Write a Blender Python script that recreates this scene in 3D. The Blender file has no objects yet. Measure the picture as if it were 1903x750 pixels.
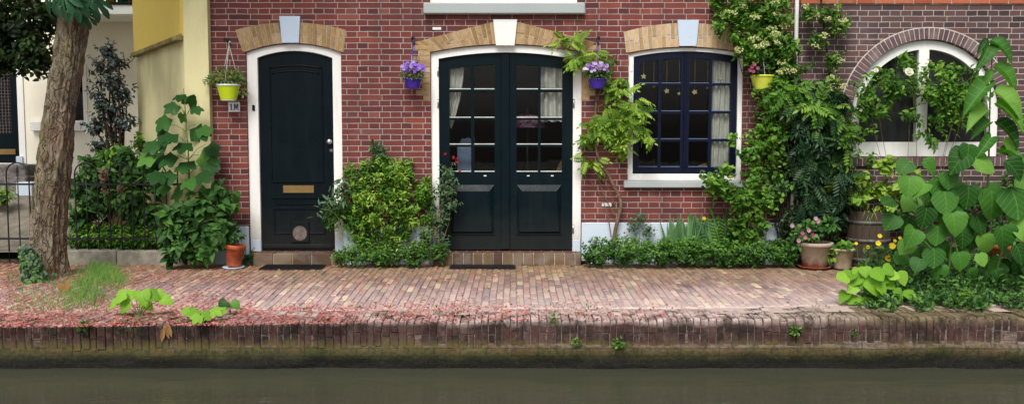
import bpy, math, random
import numpy as np
from mathutils import Vector, noise
from mathutils.geometry import tessellate_polygon

R = random.Random(11)
NR = np.random.default_rng(7)
scene = bpy.context.scene
COL = scene.collection
rad = math.radians

# ---------------------------------------------------------------- camera and measuring
CAM = Vector((0.0, -10.5, 1.52))
PITCH = rad(4.457)
FPX, PW, PH = 1732.0, 1903.0, 750.0
SP, CP = math.sin(PITCH), math.cos(PITCH)

def at(px, py, Y=0.0):
    """point of the place seen at a photograph position, on the upright plane at depth Y"""
    u = (px - PW / 2) / FPX; v = (PH / 2 - py) / FPX
    dy = CP + v * SP; dz = -SP + v * CP
    t = (Y - CAM.y) / dy
    return Vector((u * t, Y, CAM.z + dz * t))
def X(px, py=280, Y=0.0): return at(px, py, Y).x
def Z(py, Y=0.0): return at(951.5, py, Y).z
def ppm(Y): return FPX / (Y - CAM.y)          # photograph pixels per metre at a depth
QY = -3.05                                    # front face of the quay
WZ = -0.41                                    # water level
def gz(x, y):
    """height of the street: the quay has settled towards one end"""
    s = max(0.0, min(1.0, (-y - 1.2) / 1.6)); s = s * s * (3 - 2 * s)
    q = max(0.0, min(1.0, (2.5 - x) / 7.0))
    return -0.055 * q * s + 0.012 * noise.noise(Vector((x * .6, y * .9, 3.1)))
def ground(px, py):
    u = (px - PW / 2) / FPX; v = (PH / 2 - py) / FPX
    dy = CP + v * SP; dz = -SP + v * CP
    t = -CAM.z / dz
    x, y = u * t, CAM.y + dy * t
    return Vector((x, y, gz(x, y)))

cam_d = bpy.data.cameras.new("camera")
cam = bpy.data.objects.new("camera", cam_d); COL.objects.link(cam)
cam.location = CAM; cam.rotation_euler = (rad(90) - PITCH, 0, 0)
cam_d.sensor_width = 36; cam_d.lens = FPX / PW * 36
cam_d.clip_end = 1000
scene.camera = cam

# ---------------------------------------------------------------- light
w = bpy.data.worlds.new("World"); scene.world = w; w.use_nodes = True
nt = w.node_tree; nt.nodes.clear()
out = nt.nodes.new("ShaderNodeOutputWorld"); bg = nt.nodes.new("ShaderNodeBackground")
sky = nt.nodes.new("ShaderNodeTexSky"); sky.sky_type = 'NISHITA'; sky.sun_disc = False
SUN_EL, SUN_AZ = rad(50), rad(193)             # azimuth measured clockwise from +Y
sky.sun_elevation = SUN_EL; sky.sun_rotation = SUN_AZ
sky.air_density = 1.0; sky.dust_density = 4.0; sky.ozone_density = 1.0
hs = nt.nodes.new("ShaderNodeHueSaturation"); hs.inputs['Saturation'].default_value = 0.35
nt.links.new(sky.outputs[0], hs.inputs['Color']); nt.links.new(hs.outputs[0], bg.inputs[0])
bg.inputs[1].default_value = 0.15
nt.links.new(bg.outputs[0], out.inputs[0])
sd = bpy.data.lights.new("sun", 'SUN'); sd.energy = 2.8; sd.angle = rad(24); sd.color = (1.0, 0.96, 0.9)
so = bpy.data.objects.new("sun", sd); COL.objects.link(so); so.location = (0, -8, 12)
dirv = Vector((math.sin(SUN_AZ) * math.cos(SUN_EL), math.cos(SUN_AZ) * math.cos(SUN_EL), math.sin(SUN_EL)))
so.rotation_euler = dirv.to_track_quat('Z', 'Y').to_euler()
scene.view_settings.view_transform = 'Standard'; scene.view_settings.look = 'None'
scene.view_settings.exposure = 0; scene.view_settings.gamma = 1
scene.render.engine = 'CYCLES'
scene.cycles.max_bounces = 8; scene.cycles.transparent_max_bounces = 16
scene.cycles.use_denoising = True

# ---------------------------------------------------------------- materials
def C(r, g, b):
    f = lambda c: (c / 255 / 12.92) if c / 255 <= .04045 else ((c / 255 + .055) / 1.055) ** 2.4
    return (f(r), f(g), f(b), 1)
class NT:
    def __init__(s, name):
        s.m = bpy.data.materials.new(name); s.m.use_nodes = True
        s.t = s.m.node_tree; s.t.nodes.clear()
        s.out = s.n("ShaderNodeOutputMaterial"); s.p = s.n("ShaderNodeBsdfPrincipled")
        s.l(s.p.outputs[0], s.out.inputs[0])
    def n(s, t, **k):
        x = s.t.nodes.new(t)
        for a, v in k.items(): setattr(x, a, v)
        return x
    def l(s, a, b): s.t.links.new(a, b)
    def coord(s): return s.n("ShaderNodeTexCoord").outputs['Object']
    def noise(s, scale, detail=4, rough=.55, vec=None, stretch=None):
        x = s.n("ShaderNodeTexNoise"); x.inputs['Scale'].default_value = scale
        x.inputs['Detail'].default_value = detail; x.inputs['Roughness'].default_value = rough
        v = vec if vec is not None else s.coord()
        if stretch:
            mp = s.n("ShaderNodeMapping"); mp.inputs['Scale'].default_value = stretch
            s.l(v, mp.inputs[0]); v = mp.outputs[0]
        s.l(v, x.inputs['Vector']); return x.outputs['Fac']
    def ramp(s, fac, stops, const=False):
        r = s.n("ShaderNodeValToRGB"); e = r.color_ramp.elements
        while len(e) < len(stops): e.new(.5)
        for i, (p, c) in enumerate(stops): e[i].position = p; e[i].color = c
        if const: r.color_ramp.interpolation = 'CONSTANT'
        s.l(fac, r.inputs[0]); return r.outputs[0]
    def vr(s, fac, lo, hi, a=0., b=1.):
        m = s.n("ShaderNodeMapRange"); s.l(fac, m.inputs[0])
        m.inputs[1].default_value = lo; m.inputs[2].default_value = hi
        m.inputs[3].default_value = a; m.inputs[4].default_value = b
        return m.outputs[0]
    def mix(s, fac, a, b, mode='MIX'):
        m = s.n("ShaderNodeMix", data_type='RGBA', blend_type=mode)
        for sock, v in ((m.inputs[0], fac), (m.inputs[6], a), (m.inputs[7], b)):
            if hasattr(v, 'is_output') or isinstance(v, bpy.types.NodeSocket): s.l(v, sock)
            else: sock.default_value = v
        return m.outputs[2]
    def math(s, op, a, b=0.):
        m = s.n("ShaderNodeMath", operation=op)
        for sock, v in ((m.inputs[0], a), (m.inputs[1], b)):
            if isinstance(v, bpy.types.NodeSocket): s.l(v, sock)
            else: sock.default_value = v
        return m.outputs[0]
    def bump(s, h, strength=.5, dist=.01):
        b = s.n("ShaderNodeBump"); b.inputs['Strength'].default_value = strength
        b.inputs['Distance'].default_value = dist
        s.l(h, b.inputs['Height']); s.l(b.outputs[0], s.p.inputs['Normal']); return b
    def base(s, c, rough=.6, spec=.4, metal=0.):
        if isinstance(c, bpy.types.NodeSocket): s.l(c, s.p.inputs['Base Color'])
        else: s.p.inputs['Base Color'].default_value = c
        if isinstance(rough, bpy.types.NodeSocket): s.l(rough, s.p.inputs['Roughness'])
        else: s.p.inputs['Roughness'].default_value = rough
        s.p.inputs['Specular IOR Level'].default_value = spec
        s.p.inputs['Metallic'].default_value = metal
        return s.m
    def isl(s): return s.n("ShaderNodeNewGeometry").outputs['Random Per Island']

def plain(name, c, rough=.6, spec=.4, metal=0., var=.12, scale=9, bump=0.0):
    t = NT(name)
    f = t.noise(scale, 5)
    lo = tuple(v * (1 - var * 1.6) for v in c[:3]) + (1,); hi = tuple(min(1, v * (1 + var)) for v in c[:3]) + (1,)
    col = t.ramp(f, [(.3, lo), (.7, hi)])
    if bump: t.bump(t.noise(scale * 6, 4), .5, bump)
    return t.base(col, rough, spec, metal)

def brick_wall_mat(name, stops, mortar, bw=.2425, rh=.0635, ms=.0046, dirt=.5, patch=None, zshift=0.):
    t = NT(name)
    sep = t.n("ShaderNodeSeparateXYZ"); t.l(t.coord(), sep.inputs[0])
    cmb = t.n("ShaderNodeCombineXYZ"); t.l(sep.outputs[0], cmb.inputs[0])
    t.l(t.math('ADD', sep.outputs[2], zshift), cmb.inputs[1])
    wob = t.n("ShaderNodeTexNoise"); wob.inputs['Scale'].default_value = 7; wob.inputs['Detail'].default_value = 3
    t.l(cmb.outputs[0], wob.inputs['Vector'])
    vm = t.n("ShaderNodeVectorMath", operation='SUBTRACT'); t.l(wob.outputs['Color'], vm.inputs[0]); vm.inputs[1].default_value = (.5, .5, .5)
    vs = t.n("ShaderNodeVectorMath", operation='SCALE'); t.l(vm.outputs[0], vs.inputs[0]); vs.inputs['Scale'].default_value = .011
    va = t.n("ShaderNodeVectorMath", operation='ADD'); t.l(cmb.outputs[0], va.inputs[0]); t.l(vs.outputs[0], va.inputs[1])
    b = t.n("ShaderNodeTexBrick"); b.offset = .25; b.offset_frequency = 2; b.squash = .5; b.squash_frequency = 2
    t.l(va.outputs[0], b.inputs['Vector'])
    b.inputs['Color1'].default_value = (0, 0, 0, 1); b.inputs['Color2'].default_value = (1, 1, 1, 1)
    b.inputs['Mortar'].default_value = (.5, .5, .5, 1)
    for k, v in (('Scale', 1), ('Mortar Size', ms), ('Mortar Smooth', .25), ('Bias', 0), ('Brick Width', bw), ('Row Height', rh)):
        b.inputs[k].default_value = v
    brick = t.ramp(b.outputs['Color'], stops)
    grain = t.noise(60, 4, .6)
    brick = t.mix(t.vr(grain, .3, .75, 0, .45), brick, (.03, .018, .018, 1))
    if patch:                                   # repaired, more orange stretches of brickwork
        pf = t.vr(t.noise(.9, 3), .52, .7, 0, .45)
        pf = t.math('MULTIPLY', pf, t.vr(b.outputs['Color'], .35, .8, 0, 1))
        brick = t.mix(pf, brick, patch)
    mcol = t.mix(t.noise(3.5, 5), tuple(v * .62 for v in mortar[:3]) + (1,), tuple(min(1, v * 1.25) for v in mortar[:3]) + (1,))
    col = t.mix(b.outputs['Fac'], brick, mcol)
    big = t.noise(1.3, 6, .6)
    col = t.mix(t.vr(big, .42, .75, 0, dirt), col, (.035, .025, .024, 1))
    strk = t.noise(5, 5, .6, stretch=(1, 1, .08)); col = t.mix(t.vr(strk, .54, .72, 0, .45), col, (.05, .035, .033, 1))
    low = t.vr(t.math('ADD', sep.outputs[2], t.math('MULTIPLY', t.noise(2.5, 4), .5)), .35, 1.0, .5, 0.)
    col = t.mix(low, col, (.035, .03, .022, 1))
    pale = t.vr(t.noise(2.1, 5, .65), .6, .78, 0, .3)
    col = t.mix(pale, col, (.35, .29, .26, 1))
    h = t.math('ADD', t.math('MULTIPLY', b.outputs['Fac'], -1.), t.math('MULTIPLY', grain, .45))
    t.bump(h, .8, .006)
    return t.base(col, .85, .25)

M = {}
M['red_brick'] = brick_wall_mat("red_brick", [(0, C(92, 50, 50)), (.2, C(114, 58, 55)), (.5, C(126, 64, 58)), (.75, C(116, 57, 55)), (.88, C(138, 70, 58)), (.96, C(148, 88, 80)), (1, C(100, 62, 62))],
                                C(178, 166, 160), patch=C(160, 80, 60))
M['purple_brick'] = brick_wall_mat("purple_brick", [(0, C(64, 52, 54)), (.3, C(92, 72, 72)), (.6, C(106, 80, 78)), (.85, C(84, 68, 74)), (1, C(118, 84, 76))],
                                   C(184, 174, 168), dirt=.25, zshift=.02)

def island_brick(name, stops, dirt=(.04, .03, .025, 1), dirt_amt=.5, rough=.85, scale=30):
    t = NT(name)
    col = t.ramp(t.isl(), stops)
    g = t.noise(scale, 5, .65)
    col = t.mix(t.vr(g, .42, .8, 0, dirt_amt), col, dirt)
    col = t.mix(t.vr(t.noise(4, 4), .5, .8, 0, .35), col, (.5, .44, .38, 1))
    t.bump(t.noise(90, 4), .6, .004)
    return t.base(col, rough, .25)
M['tan_brick'] = island_brick("tan_brick", [(0, C(140, 112, 72)), (.3, C(166, 136, 92)), (.6, C(178, 148, 106)), (.8, C(150, 118, 76)), (1, C(190, 164, 124))], dirt_amt=.5)
M['tan_pale'] = island_brick("tan_pale", [(0, C(164, 136, 96)), (.4, C(190, 160, 118)), (.8, C(206, 178, 138)), (1, C(170, 140, 104))], dirt_amt=.35)
M['arch_brick'] = island_brick("arch_brick", [(0, C(84, 66, 72)), (.4, C(106, 82, 84)), (.8, C(92, 76, 84)), (1, C(122, 92, 90))], dirt_amt=.3)
M['orange_brick'] = island_brick("orange_brick", [(0, C(150, 78, 54)), (.5, C(176, 100, 72)), (1, C(160, 90, 66))], dirt_amt=.25)
M['joint'] = plain("joint_mortar", C(176, 160, 142), .9, .2, var=.25, scale=14)
M['joint_white'] = plain("joint_white", C(196, 186, 178), .9, .2, var=.2, scale=14)

# paving
t = NT("paver")
col = t.ramp(t.isl(), [(0, C(108, 96, 100)), (.1, C(148, 124, 118)), (.2, C(170, 140, 134)), (.3, C(130, 108, 112)), (.4, C(158, 126, 120)), (.5, C(178, 154, 140)), (.6, C(144, 118, 116)), (.68, C(128, 118, 124)), (.76, C(172, 154, 128)), (.84, C(152, 112, 104)), (.9, C(168, 136, 132)), (.95, C(210, 194, 162)), (1, C(184, 150, 148))])
g = t.noise(26, 6, .65)
col = t.mix(t.vr(g, .42, .8, 0, .3), col, C(92, 78, 74))
sep = t.n("ShaderNodeSeparateXYZ"); t.l(t.coord(), sep.inputs[0])
# mossier towards the house, paler and worn towards the water
back = t.math('ADD', sep.outputs[1], t.math('MULTIPLY', t.math('SUBTRACT', t.noise(1.6, 4), .5), 1.6))
col = t.mix(t.vr(back, -1.7, -.35, 0, .72), col, t.mix(t.vr(t.noise(5, 5, .7), .4, .65), C(112, 96, 60), C(158, 124, 86)))
worn = t.math('ADD', sep.outputs[1], t.math('MULTIPLY', t.math('SUBTRACT', t.noise(2.3, 5), .5), 1.5))
col = t.mix(t.vr(worn, -1.3, -2.7, 0, .5), col, C(226, 208, 204))
t.bump(t.noise(70, 4), .5, .004)
M['paver'] = t.base(col, .75, .35)
t = NT("paving_joint")
col = t.mix(t.noise(3, 5), C(112, 94, 82), C(146, 126, 114))
sep = t.n('ShaderNodeSeparateXYZ'); t.l(t.coord(), sep.inputs[0])
col = t.mix(t.vr(t.math('ADD', sep.outputs[1], t.math('MULTIPLY', t.noise(1.5, 3), .6)), -1.6, -2.2, 0, .85), col, C(190, 170, 162))
M['paving_joint'] = t.base(col, .95, .15)
t = NT("quay_cap")
col = t.ramp(t.isl(), [(0, C(58, 42, 41)), (.25, C(82, 56, 53)), (.5, C(70, 46, 45)), (.75, C(92, 70, 64)), (1, C(56, 46, 45))])
sep = t.n("ShaderNodeSeparateXYZ"); t.l(t.coord(), sep.inputs[0])
topf = t.vr(t.math('ADD', sep.outputs[2], t.math('MULTIPLY', t.math('SUBTRACT', t.noise(5, 5), .5), .10)), -.075, .0, 0, .85)
right = t.vr(t.math('ADD', sep.outputs[0], t.math('MULTIPLY', t.noise(1.2, 3), 2)), 2.9, 4.2, 0, 1)
pal = t.mix(right, C(226, 204, 196), C(128, 116, 84))
col = t.mix(topf, col, pal)
lime = t.noise(20, 8, .8, stretch=(1, 1, .55))
col = t.mix(t.vr(lime, .5, .64, 0, .5), col, C(128, 114, 106))
col = t.mix(t.vr(t.noise(5.2, 8, .78, stretch=(1, 1, .7)), .46, .6, 0, .85), col, C(42, 35, 32))
mossn = t.noise(7, 5, .65)
lowm = t.vr(t.math('ADD', sep.outputs[2], t.math('MULTIPLY', t.math('SUBTRACT', mossn, .5), .2)), -.24, -.17, .9, 0)
col = t.mix(lowm, col, C(96, 88, 52))
t.bump(t.noise(40, 6, .7), .9, .012)
M['quay_cap'] = t.base(col, .9, .2)
t = NT("quay_low")
sep = t.n("ShaderNodeSeparateXYZ"); t.l(t.coord(), sep.inputs[0])
n1 = t.noise(6, 6, .7); n2 = t.noise(2.2, 4)
bk = t.n('ShaderNodeTexBrick'); cm = t.n('ShaderNodeCombineXYZ'); t.l(sep.outputs[0], cm.inputs[0]); t.l(sep.outputs[2], cm.inputs[1]); t.l(cm.outputs[0], bk.inputs['Vector'])
for k_, v_ in (('Scale', 1), ('Mortar Size', .007), ('Mortar Smooth', .4), ('Brick Width', .21), ('Row Height', .062)): bk.inputs[k_].default_value = v_
bk.inputs['Color1'].default_value = (0, 0, 0, 1); bk.inputs['Color2'].default_value = (1, 1, 1, 1)
zz = t.math('ADD', sep.outputs[2], t.math('ADD', t.math('MULTIPLY', t.math('SUBTRACT', n1, .5), .10), t.math('MULTIPLY', t.math('SUBTRACT', n2, .5), .05)))
col = t.ramp(t.vr(zz, -.42, -.19), [(0, C(14, 15, 13)), (.26, C(18, 20, 16)), (.36, C(30, 32, 20)), (.46, C(56, 58, 28)), (.68, C(80, 76, 40)), (.86, C(120, 106, 88)), (.93, C(108, 94, 86)), (1, C(134, 120, 112))])
col = t.mix(t.vr(t.noise(26, 7, .78), .44, .62, 0, .75), col, C(34, 30, 22))
col = t.mix(t.vr(t.noise(48, 4, .7), .58, .72, 0, .2), col, C(120, 112, 80))
col = t.mix(t.math('MULTIPLY', t.vr(bk.outputs['Color'], .3, 1, 0, .35), t.vr(sep.outputs[2], -.32, -.26)), col, C(104, 70, 54))
col = t.mix(t.math('MULTIPLY', bk.outputs['Fac'], .45), col, C(36, 32, 24))
t.bump(t.noise(30, 6, .7), 1, .02)
M['quay_low'] = t.base(col, .85, .3)

# water
t = NT("canal_water")
n = t.noise(5, 4, .6, stretch=(.35, 1.2, 1)); n2 = t.noise(1.1, 3, .5, stretch=(.35, 2.2, 1))
col = t.mix(n2, C(54, 56, 44), C(74, 75, 61))
t.bump(t.math('ADD', n, t.math('MULTIPLY', t.noise(26, 3, .5, stretch=(.4, 1.3, 1)), .35)), .17, .05)
M['water'] = t.base(col, .06, .7)
t.p.inputs['IOR'].default_value = 1.33

# paint, stone, metal
def painted(name, c, rough=.35, spec=.5, wear=.1, wc=(.2, .2, .2, 1), grime=0.):
    t = NT(name)
    col = t.mix(t.vr(t.noise(3, 5), .35, .75, 0, .22), c, tuple(v * .72 for v in c[:3]) + (1,))
    col = t.mix(t.vr(t.noise(18, 6, .7), .62, .75, 0, wear), col, wc)
    if grime:
        sep = t.n("ShaderNodeSeparateXYZ"); t.l(t.coord(), sep.inputs[0])
        g_ = t.vr(t.math('ADD', sep.outputs[2], t.math('MULTIPLY', t.noise(6, 6, .7), .55)), .35, .95, grime, 0)
        col = t.mix(g_, col, C(112, 102, 86))
        st_ = t.noise(8, 5, .65, stretch=(1, 1, .1)); col = t.mix(t.vr(st_, .55, .75, 0, grime * .35), col, C(96, 90, 78))
    t.bump(t.noise(45, 3, .5, stretch=(1, 1, .15)), .35, .003)
    return t.base(col, t.vr(t.noise(7, 5), .3, .7, rough * .8, min(1, rough * 1.5)), spec)
M['white_paint'] = painted("white_paint", C(236, 236, 232), .45, .4, .35, C(170, 160, 146), .6)
M['dark_green'] = painted("dark_green_paint", C(4, 20, 26), .3, .12, .1, C(20, 32, 36), .1)
M['door_dark'] = painted("door_dark_paint", C(3, 16, 22), .32, .12, .1, C(18, 28, 34), .1)
M['navy'] = painted("navy_paint", C(7, 15, 38), .3, .2, .12, C(36, 48, 76))
M['blue_stone'] = painted("pale_blue_keystone", C(190, 205, 224), .8, .2, .4, C(150, 160, 172))
M['white_stone'] = painted("white_keystone", C(226, 230, 226), .8, .2, .4, C(180, 184, 178))
M['sill_stone'] = painted("sill_stone", C(164, 172, 172), .85, .2, .6, C(104, 112, 104))
M['plinth'] = painted("plinth_paint", C(192, 204, 216), .85, .2, .6, C(104, 112, 116))
M['yellow_top'] = painted("yellow_render", C(226, 200, 104), .9, .15, .3, C(206, 176, 80))
t = NT("yellow_stained")
sep = t.n("ShaderNodeSeparateXYZ"); t.l(t.coord(), sep.inputs[0])
col = t.mix(t.vr(t.noise(2.2, 5, .6, stretch=(1, 1, .35)), .4, .68, 0, .8), C(228, 220, 170), C(176, 172, 132))
low = t.vr(t.math('ADD', sep.outputs[2], t.math('MULTIPLY', t.noise(2, 4), .8)), .6, 2.2, .6, 0)
col = t.mix(low, col, C(170, 164, 112)); t.bump(t.noise(30, 5), .5, .006)
M['yellow_low'] = t.base(col, .9, .15)
M['cream'] = painted("cream_render", C(244, 238, 220), .9, .15, .15, C(216, 206, 180))
M['brass'] = plain("brass", C(150, 122, 76), .38, .5, .75)
M['steel'] = plain("brushed_steel", C(200, 202, 200), .28, .5, .9)
M['black_iron'] = plain("black_iron", C(18, 22, 22), .5, .4)
M['dark_grey'] = plain("dark_rubber", C(32, 31, 34), .85, .2)
M['flap'] = plain("cat_flap", C(104, 92, 88), .4, .5, var=.3, scale=25)
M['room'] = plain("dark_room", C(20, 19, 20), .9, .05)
M['curtain'] = plain("net_curtain", C(214, 211, 204), .9, .1)
t = NT("patterned_shade"); col = t.ramp(t.noise(38, 2), [(.4, C(120, 66, 84)), (.52, C(170, 140, 150)), (.6, C(84, 76, 112))], True); M['shade'] = t.base(col, .9, .1)
M['wood'] = plain("pale_wood", C(170, 130, 74), .6, .3)
M['paper'] = plain("pale_paper", C(120, 134, 164), .8, .2)
M['star'] = plain("straw_star", C(206, 190, 140), .7, .3)
M['terracotta'] = plain("terracotta", C(168, 86, 56), .8, .2, var=.3, scale=12, bump=.003)
t = NT("weathered_terracotta")
sep = t.n("ShaderNodeSeparateXYZ"); t.l(t.coord(), sep.inputs[0])
col = t.mix(t.vr(t.math('ADD', sep.outputs[2], t.math('MULTIPLY', t.math('SUBTRACT', t.noise(9, 5), .5), .25)), .05, .13, 1, 0), C(176, 160, 142), C(128, 70, 52))
col = t.mix(t.vr(t.noise(20, 5), .5, .75, 0, .5), col, C(120, 106, 92)); t.bump(t.noise(40, 5), .5, .004)
M['old_pot'] = t.base(col, .85, .2)
M['beige_pot'] = plain("beige_pot", C(176, 160, 134), .75, .25, var=.2, scale=12)
M['lime'] = plain("lime_plastic", C(196, 220, 30), .4, .5, var=.06)
M['lime_pale'] = plain("pale_lime_plastic", C(204, 212, 74), .45, .5, var=.06)
M['violet'] = plain("violet_plastic", C(66, 40, 158), .4, .5, var=.08)
M['cable'] = plain("pale_plastic", C(196, 204, 198), .5, .4)
M['enamel'] = plain("white_enamel", C(224, 226, 226), .35, .5, var=.06)
M['ink'] = plain("navy_enamel", C(30, 36, 84), .35, .5)
t = NT("barrel_oak")
g = t.noise(30, 5, .6, stretch=(1, 1, .08)); col = t.mix(g, C(46, 39, 33), C(84, 71, 60))
M['barrel'] = t.base(col, .8, .25); t.bump(g, .5, .006)
M['hoop'] = plain("rusty_hoop", C(104, 98, 96), .6, .4, .5, var=.35, scale=20)
M['dish'] = plain("wine_red_dish", C(86, 34, 40), .35, .5)
M['rock'] = plain("grey_rock", C(118, 112, 110), .9, .2, var=.4, scale=18, bump=.01)
M['kerb'] = plain("kerb_stone", C(134, 130, 118), .9, .2, var=.3, scale=10, bump=.004)
M['soil'] = plain("garden_soil", C(64, 58, 42), .95, .1, var=.4, scale=8, bump=.02)
M['path'] = plain("garden_path", C(116, 110, 100), .9, .2, var=.25, scale=7, bump=.004)
M['balcony'] = painted("balcony_white", C(234, 236, 234), .5, .4)

t = NT("chestnut_bark")
sep = t.n("ShaderNodeSeparateXYZ"); t.l(t.coord(), sep.inputs[0])
n1 = t.noise(9, 8, .72, stretch=(1.5, 1.5, .7)); n2 = t.noise(2.5, 4)
col = t.ramp(n1, [(.3, C(60, 52, 44)), (.42, C(108, 98, 84)), (.58, C(140, 128, 112)), (.8, C(168, 156, 140))])
vv = t.n("ShaderNodeTexVoronoi", feature='DISTANCE_TO_EDGE'); vv.inputs['Scale'].default_value = 11
mp = t.n("ShaderNodeMapping"); mp.inputs['Scale'].default_value = (1.3, 1.3, .3); nz = t.n("ShaderNodeTexNoise"); nz.inputs['Scale'].default_value = 6; nz.inputs['Detail'].default_value = 5
t.l(t.coord(), nz.inputs['Vector']); va_ = t.n("ShaderNodeVectorMath", operation='MULTIPLY_ADD'); t.l(nz.outputs['Color'], va_.inputs[0]); va_.inputs[1].default_value = (.22, .22, .22); t.l(t.coord(), va_.inputs[2])
t.l(va_.outputs[0], mp.inputs[0]); t.l(mp.outputs[0], vv.inputs['Vector'])
crack = t.vr(vv.outputs['Distance'], .0, .11, 1, 0)
col = t.mix(t.vr(t.noise(3.4, 4), .5, .68, 0, .4), col, C(134, 110, 96))
col = t.mix(t.math('MULTIPLY', crack, t.vr(t.noise(3, 3), .38, .66, .05, .55)), col, C(44, 36, 30))
side = t.n("ShaderNodeSeparateXYZ"); geo = t.n("ShaderNodeNewGeometry"); t.l(geo.outputs['True Normal'], side.inputs[0])
mo = t.math('ADD', t.math('MULTIPLY', side.outputs[0], -.32), n2)
col = t.mix(t.vr(mo, .45, .75, 0, .8), col, C(106, 104, 58))
rst = t.math('ADD', t.math('MULTIPLY', side.outputs[0], .35), t.noise(4, 3))
col = t.mix(t.vr(rst, .68, .9, 0, .6), col, C(132, 92, 68))
t.bump(t.math('SUBTRACT', n1, t.math('MULTIPLY', crack, .6)), 1, .035); M['bark'] = t.base(col, .9, .2)
M['twig'] = plain("woody_twig", C(112, 92, 74), .9, .2, var=.3, scale=20)
M['twig_dark'] = plain("dark_twig", C(58, 46, 38), .9, .2, var=.3, scale=20)
M['green_stem'] = plain("green_stem", C(92, 122, 62), .6, .3, var=.2, scale=20)

def leaf_mat(name, cols, rough=.5, trans=.3, spec=.22, tint=1.15, veins=0):
    t = NT(name)
    a = t.n("ShaderNodeAttribute", attribute_name="rnd")
    k = len(cols)
    col = t.ramp(a.outputs['Fac'], [(i / max(1, k - 1), c) for i, c in enumerate(cols)])
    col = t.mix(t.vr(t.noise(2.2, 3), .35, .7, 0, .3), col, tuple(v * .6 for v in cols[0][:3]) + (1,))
    if veins:
        uv = t.n("ShaderNodeAttribute", attribute_name="lt")
        s2 = t.n("ShaderNodeSeparateXYZ"); t.l(uv.outputs['Vector'], s2.inputs[0])
        ax = t.math('ABSOLUTE', s2.outputs[0])
        wv = t.math('SINE', t.math('MULTIPLY', t.math('SUBTRACT', s2.outputs[1], t.math('MULTIPLY', ax, .8)), veins))
        vein = t.math('MAXIMUM', t.vr(wv, .86, 1., 0, 1), t.vr(ax, .012, .03, 1, 0))
        col = t.mix(t.math('MULTIPLY', vein, .16), col, tuple(min(1, v * 1.7) for v in cols[-1][:3]) + (1,))
        t.bump(t.math('MULTIPLY', vein, -1), .4, .004)
    t.base(col, rough, spec)
    tr = t.n("ShaderNodeBsdfTranslucent")
    tc = t.mix(1.0, col, (1.0 * tint, 1.15 * tint, .45, 1), 'MULTIPLY'); t.l(tc, tr.inputs[0])
    mx = t.n("ShaderNodeMixShader"); mx.inputs[0].default_value = trans
    t.l(t.p.outputs[0], mx.inputs[1]); t.l(tr.outputs[0], mx.inputs[2]); t.l(mx.outputs[0], t.out.inputs[0])
    return t.m
L = {}
L['lime'] = leaf_mat("lime_leaf", [C(78, 116, 38), C(112, 150, 48), C(144, 176, 68), C(176, 198, 98)])
L['fresh'] = leaf_mat("fresh_leaf", [C(40, 76, 28), C(72, 118, 40), C(106, 150, 52), C(152, 186, 82)])
L['mid'] = leaf_mat("mid_leaf", [C(30, 62, 30), C(50, 90, 42), C(74, 116, 52), C(108, 148, 72)])
L['maple'] = leaf_mat("maple_leaf", [C(36, 76, 32), C(52, 98, 42), C(72, 120, 50), C(98, 146, 62)])
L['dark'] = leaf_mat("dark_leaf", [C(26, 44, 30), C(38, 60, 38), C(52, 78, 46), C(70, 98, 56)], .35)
L['darktree'] = leaf_mat("dark_tree_leaf", [C(20, 34, 18), C(32, 52, 24), C(50, 72, 30), C(78, 104, 44)], .4)
L['holly'] = leaf_mat("holly_leaf", [C(34, 46, 42), C(50, 64, 60), C(70, 86, 82), C(112, 128, 126)], .22, .1, .6)
L['mahonia'] = leaf_mat("pinnate_dark_leaf", [C(22, 44, 28), C(34, 62, 38), C(52, 84, 50), C(84, 116, 74)], .35, .2)
L['hedge'] = leaf_mat("hedge_leaf", [C(34, 68, 26), C(58, 100, 38), C(84, 128, 48), C(124, 162, 76)])
L['ivy'] = leaf_mat("ivy_leaf", [C(28, 52, 28), C(46, 80, 40), C(70, 108, 56), C(110, 146, 84)], .35)
L['knot'] = leaf_mat("heart_leaf", [C(30, 70, 26), C(48, 96, 36), C(64, 116, 44), C(84, 138, 52), C(126, 174, 76)], .48, .35, .2, 1.15, 30)
L['knot_light'] = leaf_mat("light_heart_leaf", [C(104, 152, 46), C(128, 176, 56), C(152, 194, 74)], .5, .35, .2, 1.15, 30)
L['chestnut'] = leaf_mat("chestnut_leaf", [C(34, 78, 52), C(48, 98, 66), C(70, 120, 80)], .4, .25, .4, 1.1, 46)
L['grass'] = leaf_mat("grass_blade", [C(52, 94, 30), C(78, 126, 42), C(104, 150, 56), C(140, 160, 80)], .5, .3)
L['iris'] = leaf_mat("iris_blade", [C(66, 104, 62), C(88, 128, 78), C(112, 150, 92)], .4, .25)
L['basket'] = leaf_mat("basket_leaf", [C(52, 84, 34), C(82, 116, 50), C(122, 146, 74), C(168, 178, 116)])
L['greyg'] = leaf_mat("grey_green_leaf", [C(62, 90, 62), C(88, 118, 84), C(112, 140, 100)])
L['petal'] = leaf_mat("fallen_petal", [C(168, 76, 84), C(196, 90, 102), C(208, 118, 124), C(222, 146, 148), C(232, 180, 174), C(200, 120, 96), C(180, 86, 78), C(212, 176, 146)], .7, .2, .2, 1.0)
L['lilac'] = leaf_mat("lilac_petal", [C(120, 84, 190), C(152, 118, 214), C(188, 160, 232)], .6, .3, .2, 1.0)
L['lilacw'] = leaf_mat("lilac_white_petal", [C(130, 86, 170), C(190, 164, 216), C(232, 222, 238)], .6, .3, .2, 1.0)
L['pink'] = leaf_mat("pink_petal", [C(146, 58, 92), C(170, 96, 124), C(198, 156, 172)], .6, .3, .2, 1.0)
L['redp'] = leaf_mat("red_petal", [C(176, 24, 40), C(206, 50, 70)], .6, .3, .2, 1.0)
L['yellowp'] = leaf_mat("yellow_petal", [C(236, 200, 30), C(246, 220, 60)], .6, .3, .2, 1.0)
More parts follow.
